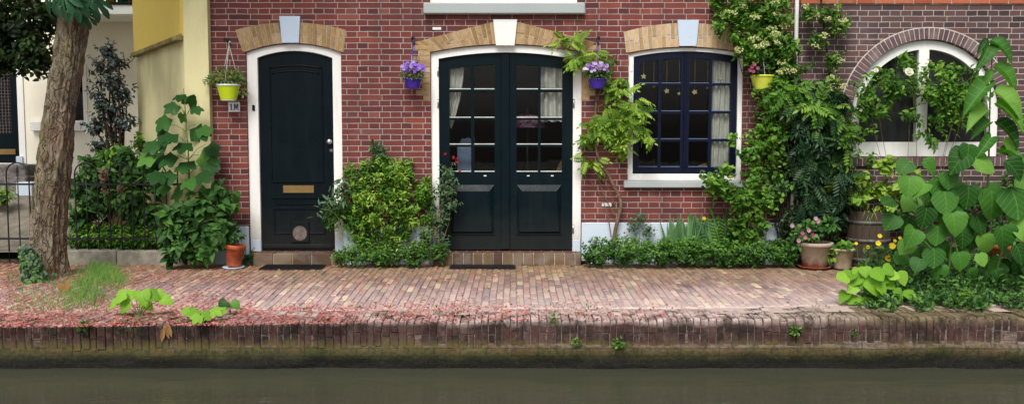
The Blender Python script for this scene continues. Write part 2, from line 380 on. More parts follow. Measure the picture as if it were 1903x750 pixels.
L['whitep'] = leaf_mat("white_petal", [C(236, 234, 226), C(246, 244, 238)], .6, .3, .2, 1.0)
L['creamp'] = leaf_mat("cream_floret", [C(186, 190, 120), C(210, 212, 150), C(226, 226, 180)], .7, .3, .2, 1.0)
L['dryp'] = leaf_mat("dry_leaf", [C(150, 110, 66), C(176, 142, 96), C(204, 184, 140)], .8, .2, .2, 1.0)
L['dull'] = leaf_mat("dull_pink_head", [C(110, 86, 76), C(140, 106, 92), C(160, 128, 108)], .8, .2, .2, 1.0)

t = NT("window_glass")
fr = t.n("ShaderNodeFresnel"); fr.inputs['IOR'].default_value = 1.28
tp = t.n("ShaderNodeBsdfTransparent"); tp.inputs[0].default_value = (.9, .92, .91, 1)
gl = t.n("ShaderNodeBsdfGlossy"); gl.inputs['Roughness'].default_value = .0
mx = t.n("ShaderNodeMixShader"); t.l(fr.outputs[0], mx.inputs[0]); t.l(tp.outputs[0], mx.inputs[1]); t.l(gl.outputs[0], mx.inputs[2])
t.l(mx.outputs[0], t.out.inputs[0])
bmp = t.n("ShaderNodeBump"); bmp.inputs['Strength'].default_value = .03; bmp.inputs['Distance'].default_value = .02
t.l(t.noise(4, 2), bmp.inputs['Height']); t.l(bmp.outputs[0], gl.inputs['Normal'])
M['glass'] = t.m

# ---------------------------------------------------------------- mesh helpers
OFF = {}
def thing(name, label, cat, loc=(0, 0, 0), group=None, kind=None):
    o = bpy.data.objects.new(name, None); COL.objects.link(o)
    o.empty_display_size = .1; o.location = loc
    o['label'] = label; o['category'] = cat
    if group: o['group'] = group
    if kind: o['kind'] = kind
    OFF[o] = Vector(loc); return o
def tag(o, label, cat, group=None, kind=None):
    o['label'] = label; o['category'] = cat
    if group: o['group'] = group
    if kind: o['kind'] = kind
    return o
def dup(root, loc, label, group=None):
    r = root.copy(); COL.objects.link(r); r.location = loc; r['label'] = label
    if group: r['group'] = group
    OFF[r] = Vector(loc)
    for ch in list(root.children):
        c = ch.copy(); COL.objects.link(c); c.parent = r
        for g in list(ch.children):
            d = g.copy(); COL.objects.link(d); d.parent = c
    return r
def link(name, me, mat, parent, label=None):
    o = bpy.data.objects.new(name, me); COL.objects.link(o)
    if mat: me.materials.append(mat)
    if parent is not None:
        o.parent = parent; OFF[o] = OFF.get(parent, Vector((0, 0, 0)))
    else: OFF[o] = Vector((0, 0, 0))
    if label: o['label'] = label
    return o
class MB:
    def __init__(s): s.v = []; s.f = []; s.sm = []
    def add(s, v, f, smooth=False):
        k = len(s.v); s.v += [tuple(p) for p in v]; s.f += [tuple(i + k for i in q) for q in f]; s.sm += [smooth] * len(f); return s
    def box(s, x0, x1, y0, y1, z0, z1, bev=0.0):
        if bev <= 0:
            v = [(x, y, z) for z in (z0, z1) for y in (y0, y1) for x in (x0, x1)]
            return s.add(v, [(0, 2, 3, 1), (4, 5, 7, 6), (0, 1, 5, 4), (2, 6, 7, 3), (0, 4, 6, 2), (1, 3, 7, 5)])
        b = min(bev, abs(x1 - x0) / 2.2, abs(y1 - y0) / 2.2, abs(z1 - z0) / 2.2)
        vs = []; idx = {}
        for sx in (0, 1):
            for sy in (0, 1):
                for sz in (0, 1):
                    c = ((x0, x1)[sx], (y0, y1)[sy], (z0, z1)[sz]); d = (b if not sx else -b, b if not sy else -b, b if not sz else -b)
                    for a in range(3):
                        p = [c[i] + (0 if i == a else d[i]) for i in range(3)]
                        idx[(sx, sy, sz, a)] = len(vs); vs.append(tuple(p))
        f = []
        for a in range(3):
            o1, o2 = [i for i in range(3) if i != a]
            for sgn in (0, 1):
                q = []
                for (p, r) in ((0, 0), (1, 0), (1, 1), (0, 1)):
                    k = [0, 0, 0]; k[a] = sgn; k[o1] = p; k[o2] = r; q.append(idx[(*k, a)])
                f.append(q)
        for a in range(3):
            o1, o2 = [i for i in range(3) if i != a]
            for p in (0, 1):
                for r in (0, 1):
                    k0 = [0, 0, 0]; k0[o1] = p; k0[o2] = r; k1 = list(k0); k1[a] = 1
                    f.append([idx[(*k0, o1)], idx[(*k1, o1)], idx[(*k1, o2)], idx[(*k0, o2)]])
        for sx in (0, 1):
            for sy in (0, 1):
                for sz in (0, 1): f.append([idx[(sx, sy, sz, a)] for a in range(3)])
        return s.add(vs, f)
    def prism(s, loop, y0, y1, holes=(), back=True):
        """upright plate: outline (x,z) with holes, from depth y0 to y1"""
        loops = [list(loop)] + [list(h) for h in holes]
        flat = [p for l in loops for p in l]; n = len(flat)
        tris = tessellate_polygon([[Vector((p[0], p[1], 0)) for p in l] for l in loops])
        v = [(p[0], y0, p[1]) for p in flat] + [(p[0], y1, p[1]) for p in flat]
        f = [tuple(t_) for t_ in tris]
        if back: f += [tuple(i + n for i in reversed(t_)) for t_ in tris]
        k = 0
        for l in loops:
            m = len(l)
            for i in range(m): f.append((k + i, k + (i + 1) % m, n + k + (i + 1) % m, n + k + i))
            k += m
        return s.add(v, f)
    def tube(s, pts, r, n=8, caps=True, flat=1.0):
        pts = [Vector(p) for p in pts]; m = len(pts)
        rr = r if hasattr(r, '__len__') else [r] * m
        v = []; prev = None
        for i, p in enumerate(pts):
            d = (pts[min(i + 1, m - 1)] - pts[max(i - 1, 0)]).normalized()
            ref = prev if prev is not None else (Vector((1, 0, 0)) if abs(d.x) < .8 else Vector((0, 1, 0)))
            a = (ref - d * ref.dot(d)).normalized(); b = d.cross(a); prev = a
            for k in range(n):
                t_ = 2 * math.pi * k / n; v.append(p + (a * math.cos(t_) + b * math.sin(t_) * flat) * rr[i])
        f = [(i * n + k, i * n + (k + 1) % n, (i + 1) * n + (k + 1) % n, (i + 1) * n + k) for i in range(m - 1) for k in range(n)]
        if caps: f += [tuple(range(n - 1, -1, -1)), tuple(range((m - 1) * n, m * n))]
        return s.add(v, f, True)
    def lathe(s, prof, c, n=28, sq=1.0):
        """profile of (radius, z) turned about an upright axis at c"""
        v = []
        for (r_, z_) in prof:
            for k in range(n):
                t_ = 2 * math.pi * k / n; v.append((c[0] + r_ * math.cos(t_), c[1] + r_ * math.sin(t_) * sq, c[2] + z_))
        m = len(prof)
        f = [(i * n + k, i * n + (k + 1) % n, (i + 1) * n + (k + 1) % n, (i + 1) * n + k) for i in range(m - 1) for k in range(n)]
        return s.add(v, f, True)
    def build(s, name, mat, parent=None, label=None):
        off = OFF.get(parent, Vector((0, 0, 0))) if parent is not None else Vector((0, 0, 0))
        me = bpy.data.meshes.new(name)
        me.from_pydata([(p[0] - off.x, p[1] - off.y, p[2] - off.z) for p in s.v], [], s.f)
        me.polygons.foreach_set('use_smooth', s.sm); me.update()
        return link(name, me, mat, parent, label)
def arch_loop(xl, xr, zb, zs, za, n=20):
    w_ = (xr - xl) / 2; sg = za - zs; Rr = (w_ * w_ + sg * sg) / (2 * sg); xc = (xl + xr) / 2; zc = za - Rr
    a0 = math.atan2(zs - zc, w_); a1 = math.pi - a0
    pts = [(xl, zb), (xr, zb)]
    for i in range(n + 1):
        a = a0 + (a1 - a0) * i / n; pts.append((xc + Rr * math.cos(a), zc + Rr * math.sin(a)))
    return pts
def arch_z(xl, xr, zs, za):
    w_ = (xr - xl) / 2; sg = za - zs; Rr = (w_ * w_ + sg * sg) / (2 * sg); xc = (xl + xr) / 2; zc = za - Rr
    return lambda x: zc + math.sqrt(max(0, Rr * Rr - (x - xc) ** 2))
def rect(x0, x1, z0, z1): return [(x0, z0), (x1, z0), (x1, z1), (x0, z1)]

# ---------------------------------------------------------------- leaves
class Tm:
    def __init__(s, v, f, lt=None):
        s.v = np.array(v, float); s.f = [tuple(q) for q in f]
        s.lt = np.array(lt if lt is not None else v, float)
def t_simple(w_=.5, fold=.1, curl=.15):
    h = w_ / 2
    return Tm([(0, 0, 0), (-h * .85, .28, fold), (-h * .8, .64, fold * .7 - curl * .4), (0, 1, -curl), (h * .8, .64, fold * .7 - curl * .4), (h * .85, .28, fold)], [(0, 1, 2, 3), (0, 3, 4, 5)])
def t_fine(edge, mid, fold=.12, curl=.25):
    v = []; f = []; n = len(edge)
    for (x, y) in edge: v.append((-x, y, fold * x * 2 - curl * y * y))
    for y in mid: v.append((0, y, -curl * y * y - .015))
    for (x, y) in edge: v.append((x, y, fold * x * 2 - curl * y * y))
    for i in range(n - 1):
        f.append((n + i, n + i + 1, i + 1, i)); f.append((n + i, 2 * n + i, 2 * n + i + 1, n + i + 1))
    return Tm(v, f)
HE = [(0, 0), (.2, -.045), (.4, .01), (.54, .14), (.59, .32), (.56, .52), (.44, .7), (.26, .85), (.09, .95), (0, 1)]
HM = [0, .03, .08, .15, .26, .42, .6, .77, .9, 1]
def t_wave(amp, sk, fold, curl):
    q = t_fine(HE, HM, fold, curl); v = q.v.copy()
    v[:, 2] += amp * np.sin(v[:, 1] * 11 + np.sign(v[:, 0]) * 1.3) * np.abs(v[:, 0]) * 2; v[:, 0] += sk * v[:, 1] ** 2
    return Tm(v, q.f, q.v)
T_heart = t_wave(.03, .05, .07, .4); T_heart_b = t_wave(.05, -.12, .2, .65); T_heart_c = t_wave(.04, .14, -.06, .2)
T_shoot = t_fine([(x * .42, y) for x, y in HE], HM, .6, .45)
OE = [(0, 0), (.12, .07), (.22, .22), (.26, .4), (.23, .6), (.14, .8), (.05, .93), (0, 1)]
OM = [0, .08, .23, .4, .6, .8, .93, 1]
T_ovate = t_fine(OE, OM, .25, .3)
T_round = t_fine([(x * 1.5, y) for x, y in OE], OM, .2, .25)
T_small = t_simple(.55); T_narrow = t_simple(.34, .07, .25); T_box = t_simple(.62, .1, .1); T_broad = t_simple(.75, .12, .2)
def t_maple(serr=True):
    ang = [(-165, .3), (-125, .62), (-100, .58), (-78, .72), (-58, .92), (-44, .84), (-33, .66), (-18, .84), (0, 1.04), (18, .84), (33, .66), (44, .84), (58, .92), (78, .72), (100, .58), (125, .62), (165, .3)]
    v = [(0, .12, 0)]; f = []
    for a, r_ in ang:
        x = math.sin(rad(a)) * r_ * .68; y = .3 + math.cos(rad(a)) * r_ * .7
        v.append((x, y, -.22 * (x * x * 2 + max(0, y) ** 2) + (.03 if r_ > .6 else -.02)))
    for i in range(1, len(ang)): f.append((0, i + 1, i))
    return Tm(v, f)
T_maple = t_maple()
def combine(parts):
    v = []; f = []; lt = []
    for tm, Mx, p, s_ in parts:
        k = len(v); vv = (tm.v * s_) @ np.array(Mx).T + np.array(p)
        v += vv.tolist(); lt += tm.lt.tolist(); f += [tuple(i + k for i in q) for q in tm.f]
    return Tm(v, f, lt)
def frame(a, n_):
    a = Vector(a).normalized(); n_ = Vector(n_); n_ = (n_ - a * n_.dot(a))
    n_ = n_.normalized() if n_.length > 1e-4 else a.orthogonal().normalized()
    x = a.cross(n_); return np.array([[x.x, a.x, n_.x], [x.y, a.y, n_.y], [x.z, a.z, n_.z]])
def t_pinnate(pairs, ll, tm, droop=.35, spread=58):
    ps = []
    for i in range(pairs):
        y = .16 + .78 * i / pairs; z = -droop * y * y
        l_ = ll * (0.75 + .35 * math.sin(math.pi * (i + .6) / pairs))
        for sg in (-1, 1):
            d = (sg * math.sin(rad(spread)), math.cos(rad(spread)), -.25)
            ps.append((tm, frame(d, (sg * -.15, 0, 1)), (0, y, z), l_))
    ps.append((tm, frame((0, 1, -droop * 1.4), (0, 0, 1)), (0, .94, -droop * .9), ll))
    T = combine(ps); k = len(T.v)
    vs = T.v.tolist(); 
    for y in (0, .33, .66, 1):
        vs += [(-.008, y, -droop * y * y), (.008, y, -droop * y * y)]
    f = list(T.f) + [(k + 2 * i, k + 2 * i + 1, k + 2 * i + 3, k + 2 * i + 2) for i in range(3)]
    return Tm(vs, f, T.lt.tolist() + [(.3, 0, 0)] * 8)
T_wist = t_pinnate(5, .36, t_simple(.46, .08, .2), .4)
T_pinn = t_pinnate(6, .3, t_simple(.44, .09, .25), .45, 62)
T_fern = t_pinnate(10, .3, T_narrow, .5, 70)
CE = [(0, 0), (.035, .15), (.075, .35), (.13, .55), (.165, .72), (.13, .87), (.05, .96), (0, 1)]
CM = [0, .16, .36, .56, .73, .88, .96, 1]
T_cl = t_fine(CE, CM, .3, .5)
T_chest = combine([(T_cl, frame((math.sin(rad(a)), math.cos(rad(a)), -.1), (0, 0, 1)), (0, 0, 0), s_) for a, s_ in ((-105, .62), (-68, .82), (-34, .96), (0, 1.0), (34, .96), (68, .82), (105, .62))])
def t_blade(w_=.05, bend=.45, n=5):
    v = []; f = []
    for i in range(n + 1):
        s_ = i / n; x = w_ / 2 * (1 - s_ ** 2.2); v += [(-x, s_ * (1 - .25 * bend * s_), -bend * s_ * s_), (x, s_ * (1 - .25 * bend * s_), -bend * s_ * s_)]
    f = [(2 * i, 2 * i + 1, 2 * i + 3, 2 * i + 2) for i in range(n)]
    return Tm(v, f)
T_grass = t_blade(.03, .5); T_iris = t_blade(.09, .16)
T_petal = Tm([(-.4, -.35, 0), (.42, -.3, .02), (.36, .38, .06), (-.3, .4, -.01)], [(0, 1, 2, 3)])
def t_flower(np_=5, cup=.3, wd=.5):
    ps = []
    tm = t_fine([(0, 0), (wd * .45, .3), (wd * .62, .62), (wd * .45, .9), (0, 1)], [0, .3, .62, .86, .95], -.1, -.1)
    for k in range(np_):
        a = 2 * math.pi * k / np_; ps.append((tm, frame((math.cos(a), math.sin(a), cup), (-cup * math.cos(a), -cup * math.sin(a), 1)), (0, 0, 0), .5))
    return combine(ps)
T_flower = t_flower(5, .25, .8)
T_rose = combine([(t_flower(6, .2, .8), np.eye(3), (0, 0, 0), 1.0), (t_flower(5, .7, .8), frame((.3, 1, 0), (0, 0, 1)), (0, 0, .03), .75), (t_flower(4, 1.6, .9), frame((1, .4, 0), (0, 0, 1)), (0, 0, .04), .6)])

def scatter(name, tm, inst, mat, parent=None, label=None, smooth=True):
    """one mesh of many leaves: inst = list of (3x3 frame, position, size[, rnd])"""
    N = len(inst); nv = len(tm.v)
    off = OFF.get(parent, Vector((0, 0, 0))) if parent is not None else Vector((0, 0, 0))
    Mx = np.array([i[0] for i in inst]); P = np.array([tuple(i[1]) for i in inst], float) - np.array(tuple(off)); S = np.array([i[2] for i in inst], float)
    rn = np.array([i[3] if len(i) > 3 else NR.random() for i in inst])
    V = np.einsum('nij,vj->nvi', Mx, tm.v) * S[:, None, None] + P[:, None, :]
    fl = np.array([i for q in tm.f for i in q]); tot = np.array([len(q) for q in tm.f]); st = np.concatenate([[0], np.cumsum(tot)[:-1]])
    nl, nf = len(fl), len(tot)
    LV = (fl[None, :] + (np.arange(N) * nv)[:, None]).ravel(); LS = (st[None, :] + (np.arange(N) * nl)[:, None]).ravel()
    me = bpy.data.meshes.new(name)
    me.vertices.add(N * nv); me.vertices.foreach_set('co', V.astype(np.float32).ravel())
    me.loops.add(N * nl); me.loops.foreach_set('vertex_index', LV.astype(np.int32))
    me.polygons.add(N * nf); me.polygons.foreach_set('loop_start', LS.astype(np.int32))
    me.polygons.foreach_set('use_smooth', np.full(N * nf, smooth))
    me.update(calc_edges=True)
    at_ = me.attributes.new('rnd', 'FLOAT', 'FACE'); at_.data.foreach_set('value', np.repeat(rn, nf).astype(np.float32))
    lt = me.attributes.new('lt', 'FLOAT_VECTOR', 'POINT'); lt.data.foreach_set('vector', np.tile(tm.lt, (N, 1)).astype(np.float32).ravel())
    return link(name, me, mat, parent, label)
def rv(): 
    while True:
        p = Vector((R.uniform(-1, 1), R.uniform(-1, 1), R.uniform(-1, 1)))
        if .05 < p.length <= 1: return p
def orient(a, n_): return frame(a, n_)

def lobe_world(lb):
    px, py, rx, ry, Y, dr = lb
    c = at(px, py, Y); s_ = ppm(Y); return c, rx / s_, dr, ry / s_
def leaf_cloud(lobes, n, size, per=7, twig=.14, droop=.25, up=.6, front=.35, shell=.45, var=.3, rnd_up=True):
    """leaves set along short twigs that fill a set of lobes; returns instances and twig lines"""
    lw = [lobe_world(l) for l in lobes]
    area = [rx * rz + .4 * dr * (rx + rz) for c, rx, dr, rz in lw]; tot = sum(area)
    inst = []; tw = []
    for (c, rx, dr, rz), a_ in zip(lw, area):
        k = max(1, int(round(n * a_ / tot / per)))
        for _ in range(k):
            d = rv().normalized(); rr = R.random() ** shell
            rr *= 1 + .18 * noise.noise(d * 2.3 + c * 3)
            tip = c + Vector((d.x * rx, d.y * dr, d.z * rz)) * rr
            td = (d * .7 + Vector((0, 0, .5)) + rv() * .7).normalized()
            ln = twig * R.uniform(.6, 1.3); tw.append((tip - td * ln, tip))
            base_r = R.random()
            for j in range(per):
                f_ = (j + R.random() * .6) / per
                p = tip - td * ln * (1 - f_)
                side = td.cross(rv()).normalized()
                a = (td * .35 + side * .9 + Vector((0, 0, -droop)) + rv() * .25)
                nn = Vector((0, -front, up)) + d * .35 + rv() * .45
                r_ = .55 * base_r + .45 * R.random()
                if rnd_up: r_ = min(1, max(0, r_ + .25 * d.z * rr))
                inst.append((orient(a, nn), p + side * size * .08, size * R.uniform(1 - var, 1 + var), r_))
    return inst, tw, lw
def curve(a, b, bow, n=6, wig=.02):
    a = Vector(a); b = Vector(b); pts = []
    for i in range(n + 1):
        s_ = i / n; p = a.lerp(b, s_) + Vector(bow) * math.sin(math.pi * s_)
        if 0 < i < n: p += rv() * wig
        pts.append(p)
    return pts
def clumps(regions, k, r, jy=.08):
    """many small uneven leaf masses spread through a few broad ones"""
    wts = [q[2] * q[3] for q in regions]; out_ = []
    for _ in range(k):
        q = R.choices(regions, wts)[0]
        while True:
            a, b = R.uniform(-1, 1), R.uniform(-1, 1)
            if a * a + b * b <= 1: break
        out_.append((q[0] + a * q[2] * .9, q[1] + b * q[3] * .9, r * R.uniform(.6, 1.35), r * R.uniform(.5, 1.0), q[4] + R.uniform(-jy, jy), q[5] * R.uniform(.4, .8)))
    return out_
def shrub(name, label, cat, base, lobes, tm, size, n, lmat, smat='twig', group=None, stem_r=.012, stems=None, twigs=.25, fork=None, **kw):
    base = Vector(base)
    root = thing(name, label, cat, base, group)
    inst, tw, lw = leaf_cloud(lobes, n, size, **kw)
    scatter('foliage', tm, inst, L[lmat], root)
    mb = MB()
    if fork is not None: mb.tube(curve(base, fork, (.03, 0, 0)), [stem_r * 2.2 * (1 - .4 * i / 6) for i in range(7)], 9)
    for c, rx, dr, rz in (lw if stems is None else R.sample(lw, min(stems, len(lw)))):
        b = (fork if fork is not None else base) + Vector((R.uniform(-.06, .06), R.uniform(-.04, .04), 0))
        mb.tube(curve(b, c, (R.uniform(-.08, .08), R.uniform(-.05, .05), .02)), [stem_r * (1 - .6 * i / 6) for i in range(7)], 6)
    for a, b in tw:
        if R.random() < twigs:
            c = min((l[0] for l in lw), key=lambda q: (q - a).length)
            mb.tube([c.lerp(a, .15), a, b], [stem_r * .38, stem_r * .3, stem_r * .16], 4, False)
    mb.build('stem', M[smat], root)
    return root, inst, lw
# ================================================================ the red brick house
house = thing('brick_house', 'red brick canal house with dark green doors under tan brick arches', 'house')
XL, XM = X(392), X(1479)
D1 = dict(o=(X(460), X(636)), zs=Z(98), za=Z(81))
D2 = dict(o=(X(801), X(1081)), zs=Z(98), za=Z(83))
W1 = dict(o=(X(1167), X(1379)), zb=Z(335), zs=Z(100), za=Z(88))
UZ = Z(6)
holes = [arch_loop(D1['o'][0], D1['o'][1], Z(467), D1['zs'], D1['za']),
         arch_loop(D2['o'][0], D2['o'][1], Z(467), D2['zs'], D2['za'], 28),
         arch_loop(W1['o'][0], W1['o'][1], W1['zb'], W1['zs'], W1['za']),
         rect(X(800), X(1072), UZ, UZ + 1.75)]
MB().prism(rect(XL, XM, -.3, 6.4), 0, .24, holes).build('wall', M['red_brick'], house)

def voussoirs(n, xin, zin, xout, zout, key, mat, mortar, name='arch', y=-.006, split=.5, skew=None, thick=.05):
    mbs = [MB(), MB()]; mos = [[[], []], [[], []]]
    for i in range(n):
        qs = []
        for j in (0, 1):
            s_ = (i + j) / n; a = xin[0] + (xin[1] - xin[0]) * s_; b = xout[0] + (xout[1] - xout[0]) * s_
            qs.append(((a, zin(a)), (b, zout(b))))
        mx_ = (qs[0][0][0] + qs[1][0][0]) / 2; hf = 1 if key and mx_ > sum(key) / 2 else 0; mb = mbs[hf]
        if key and key[0] + .02 < mx_ < key[1] - .02: continue
        for q in qs: mos[hf][0].append(q[0]); mos[hf][1].append(q[1])
        (a0, b0), (a1, b1) = qs
        def lerp(p, q, s_): return (p[0] + (q[0] - p[0]) * s_, p[1] + (q[1] - p[1]) * s_)
        g = .1
        cuts = [(0, 1)] if R.random() > split else ([(0, .48), (.53, 1)] if R.random() < .5 else [(0, .31), (.36, 1)])
        for c0, c1 in cuts:
            P = [lerp(lerp(a0, a1, g), lerp(b0, b1, g), c0), lerp(lerp(a0, a1, 1 - g), lerp(b0, b1, 1 - g), c0), lerp(lerp(a0, a1, 1 - g), lerp(b0, b1, 1 - g), c1), lerp(lerp(a0, a1, g), lerp(b0, b1, g), c1)]
            mb.prism(P, y - R.uniform(0, .004), y + thick, back=False)
    for b_, (li, lo_) in zip(mbs, mos):
        if not b_.v: continue
        ded = lambda l: [p for k, p in enumerate(l) if k == 0 or (p[0] - l[k - 1][0]) ** 2 + (p[1] - l[k - 1][1]) ** 2 > 1e-8]
        ar = b_.build(name, mat, house)
        MB().prism(ded(li) + ded(lo_)[::-1], y + .0035, y + thick + .01).build('mortar_bed', mortar, ar)
    return ar
# arch over the single door
zin = arch_z(D1['o'][0], D1['o'][1], Z(97), Z(80)); xo = (X(443), X(646))
zo = arch_z(xo[0], xo[1], Z(56), Z(42))
a1 = voussoirs(23, (D1['o'][0] - .03, D1['o'][1] + .03), lambda x: zin(min(max(x, D1['o'][0]), D1['o'][1])), xo, zo, (X(527), X(560)), M['tan_brick'], M['joint'])
MB().prism([(X(529), Z(80)), (X(560), Z(80)), (X(563), Z(31)), (X(525), Z(31))], -.035, .05).build('keystone', M['blue_stone'], a1)
# arch over the double door, with long straight shoulders and toothed ends
zin2 = arch_z(D2['o'][0], D2['o'][1], Z(97), Z(82)); xo2 = (X(772), X(1106))
def zo2(x):
    xa, xb = X(915), X(962)
    return Z(41) if xa <= x <= xb else (Z(41) + (Z(79) - Z(41)) * ((xa - x) / (xa - xo2[0]) if x < xa else (x - xb) / (xo2[1] - xb)))
a2 = voussoirs(36, (D2['o'][0] - .02, D2['o'][1] + .02), lambda x: zin2(min(max(x, D2['o'][0]), D2['o'][1])), xo2, zo2, (X(918), X(961)), M['tan_brick'], M['joint'])
MB().prism([(X(922), Z(85)), (X(956), Z(85)), (X(961), Z(37)), (X(917), Z(37))], -.035, .05).build('keystone', M['white_stone'], a2)
for sgn, x0 in ((-1, D2['o'][0]), (1, D2['o'][1])):
    zt = Z(84); k = 0; mb = MB(); mo = MB()
    while zt > Z(178):
        ln = (.20, .125)[k % 2] + R.uniform(-.01, .01)
        if zt < Z(140): ln -= .05
        pieces = [(0.004, ln)] if ln < .16 else [(0.004, ln * .5), (ln * .5 + .01, ln)]
        for p0, p1 in pieces:
            xa, xb = sorted((x0 + sgn * p0, x0 + sgn * p1)); mb.box(xa, xb, -.006 - R.uniform(0, .003), .03, zt - .051, zt)
        xa, xb = sorted((x0 + sgn * .002, x0 + sgn * (ln + .006))); mo.box(xa, xb, -.0025, .035, zt - .061, zt)
        zt -= .0622; k += 1
    tj = mb.build('arch_springing', M['tan_brick'], house); mo.build('mortar_bed', M['joint'], tj)
# arch over the window
zin3 = arch_z(W1['o'][0], W1['o'][1], Z(98), Z(87)); xo3 = (X(1157), X(1388)); zo3 = arch_z(xo3[0], xo3[1], Z(60), Z(43))
a3 = voussoirs(27, (W1['o'][0] - .03, W1['o'][1] + .03), lambda x: zin3(min(max(x, W1['o'][0]), W1['o'][1])), xo3, zo3, (X(1258), X(1290)), M['tan_pale'], M['joint_white'])
MB().prism([(X(1259), Z(86)), (X(1290), Z(86)), (X(1294), Z(38)), (X(1255), Z(38))], -.035, .05).build('keystone', M['blue_stone'], a3)

def ring_frame(outer, inner, y0, y1, name, mat, parent):
    """door or window surround with an open foot: outline outside, opening inside, both from the floor up"""
    o2 = outer[2:]; i2 = inner[2:]
    loop = [outer[1]] + o2 + [outer[0], inner[0]] + i2[::-1] + [inner[1]]
    return MB().prism(loop, y0, y1).build(name, mat, parent)
def moulding(mb, x0, x1, z0, z1, y, w_=.018, d=.012, top=None):
    """raised moulding round a panel"""
    for a in ((x0, x1, z0, z0 + w_), (x0, x1, z1 - w_, z1)): mb.box(a[0], a[1], y - d, y + .002, a[2], a[3], .005)
    for a in ((x0, x0 + w_), (x1 - w_, x1)): mb.box(a[0], a[1], y - d, y + .002, z0 + w_, z1 - w_, .005)
M['bead'] = plain('blue_bead', C(96, 110, 140), .5, .3)
# --- single door
o = D1['o']; di = (X(480), X(619))
outer = arch_loop(o[0] + .003, o[1] - .003, Z(445), D1['zs'], D1['za'] - .003)
inner = arch_loop(di[0], di[1], Z(445), Z(107), Z(94))
fr1 = ring_frame(outer, inner, .035, .12, 'door_frame', M['white_paint'], house)
for a, b in ((o[0] + .003, di[0]), (di[1], o[1] - .003)): MB().box(a, b, .03, .125, Z(468), Z(445) - .002, .006).build('frame_foot', M['plinth'], fr1)
MB().box(o[0] + .055, o[0] + .085, .02, .037, Z(206), Z(195), .006).build('doorbell', M['dark_grey'], fr1)
dl = arch_loop(di[0] + .004, di[1] - .004, Z(463), Z(107) - .004, Z(94) - .004)
door = MB().prism(dl, .075, .12).build('door', M['door_dark'], house)
mb = MB(); yf = .075
px0, px1 = X(501), X(598)
zc = arch_z(px0, px1, Z(126), Z(121))
pts = [(px0 + (px1 - px0) * i / 14) for i in range(15)]
mb.tube([(x, yf, zc(x)) for x in pts], .011, 6); mb.tube([(px0 + .03 + (px1 - px0 - .06) * i / 14, yf, zc(px0 + (px1 - px0) * i / 14) - .06) for i in range(15)], .009, 6)
for xx in (px0, px1): mb.box(xx - .009, xx + .009, yf - .01, yf + .002, Z(338), Z(127), .004)
mb.box(px0 - .01, px1 + .01, yf - .014, yf + .002, Z(340), Z(335), .005)
mb.box(px0 - .01, px1 + .01, yf - .014, yf + .002, Z(370), Z(366), .005)
mb.box(px0 + .04, px1 - .05, yf - .01, yf + .002, Z(381), Z(378), .004)
moulding(mb, X(503), X(600), Z(436), Z(387), yf)
mb.box(di[0] + .01, di[1] - .01, yf - .035, yf + .002, Z(463), Z(454), .012)
mb.build('moulding', M['door_dark'], door)
lb = MB().box(X(522), X(580), yf - .012, yf + .002, Z(359), Z(345), .003).build('letterbox', M['brass'], door)
mb = MB(); mb.box(X(527), X(575), yf - .016, yf - .009, Z(356.5), Z(348), .002); 
mb.build('letter_flap', M['brass'], lb) if False else None
mb = MB(); kp = at(613.5, 263, yf)
prof = [(.0, -.0), (.024, 0), (.024, .008), (.011, .014), (.011, .035), (.027, .045), (.031, .06), (.024, .073), (0, .078)]
mb2 = MB(); mb2.lathe(prof, (0, 0, 0), 20)
mb.v = [(kp.x + a, yf - c, kp.z + b) for a, b, c in mb2.v]; mb.f = mb2.f; mb.sm = mb2.sm
mb.build('knob', M['steel'], door)
mb = MB(); kp = at(616, 280, yf); mb2 = MB(); mb2.lathe([(0, 0), (.023, 0), (.023, .01), (.012, .014), (0, .014)], (0, 0, 0), 18)
mb.v = [(kp.x + a, yf - c, kp.z + b) for a, b, c in mb2.v]; mb.f = mb2.f; mb.sm = mb2.sm
mb.build('lock', M['hoop'], door)
fx0, fx1, fz0, fz1 = X(535), X(570), Z(452), Z(412)
cf = MB().box(fx0, fx1, yf - .018, yf + .002, fz0, fz1, .008).build('cat_flap', M['door_dark'], door)
ang = [2 * math.pi * k / 24 for k in range(24)]
cxm, czm = (fx0 + fx1) / 2, (fz0 + fz1) / 2 - .012
MB().prism([(cxm + .08 * math.cos(a), czm + .085 * math.sin(a)) for a in ang], yf - .022, yf - .017).build('flap', M['flap'], cf)
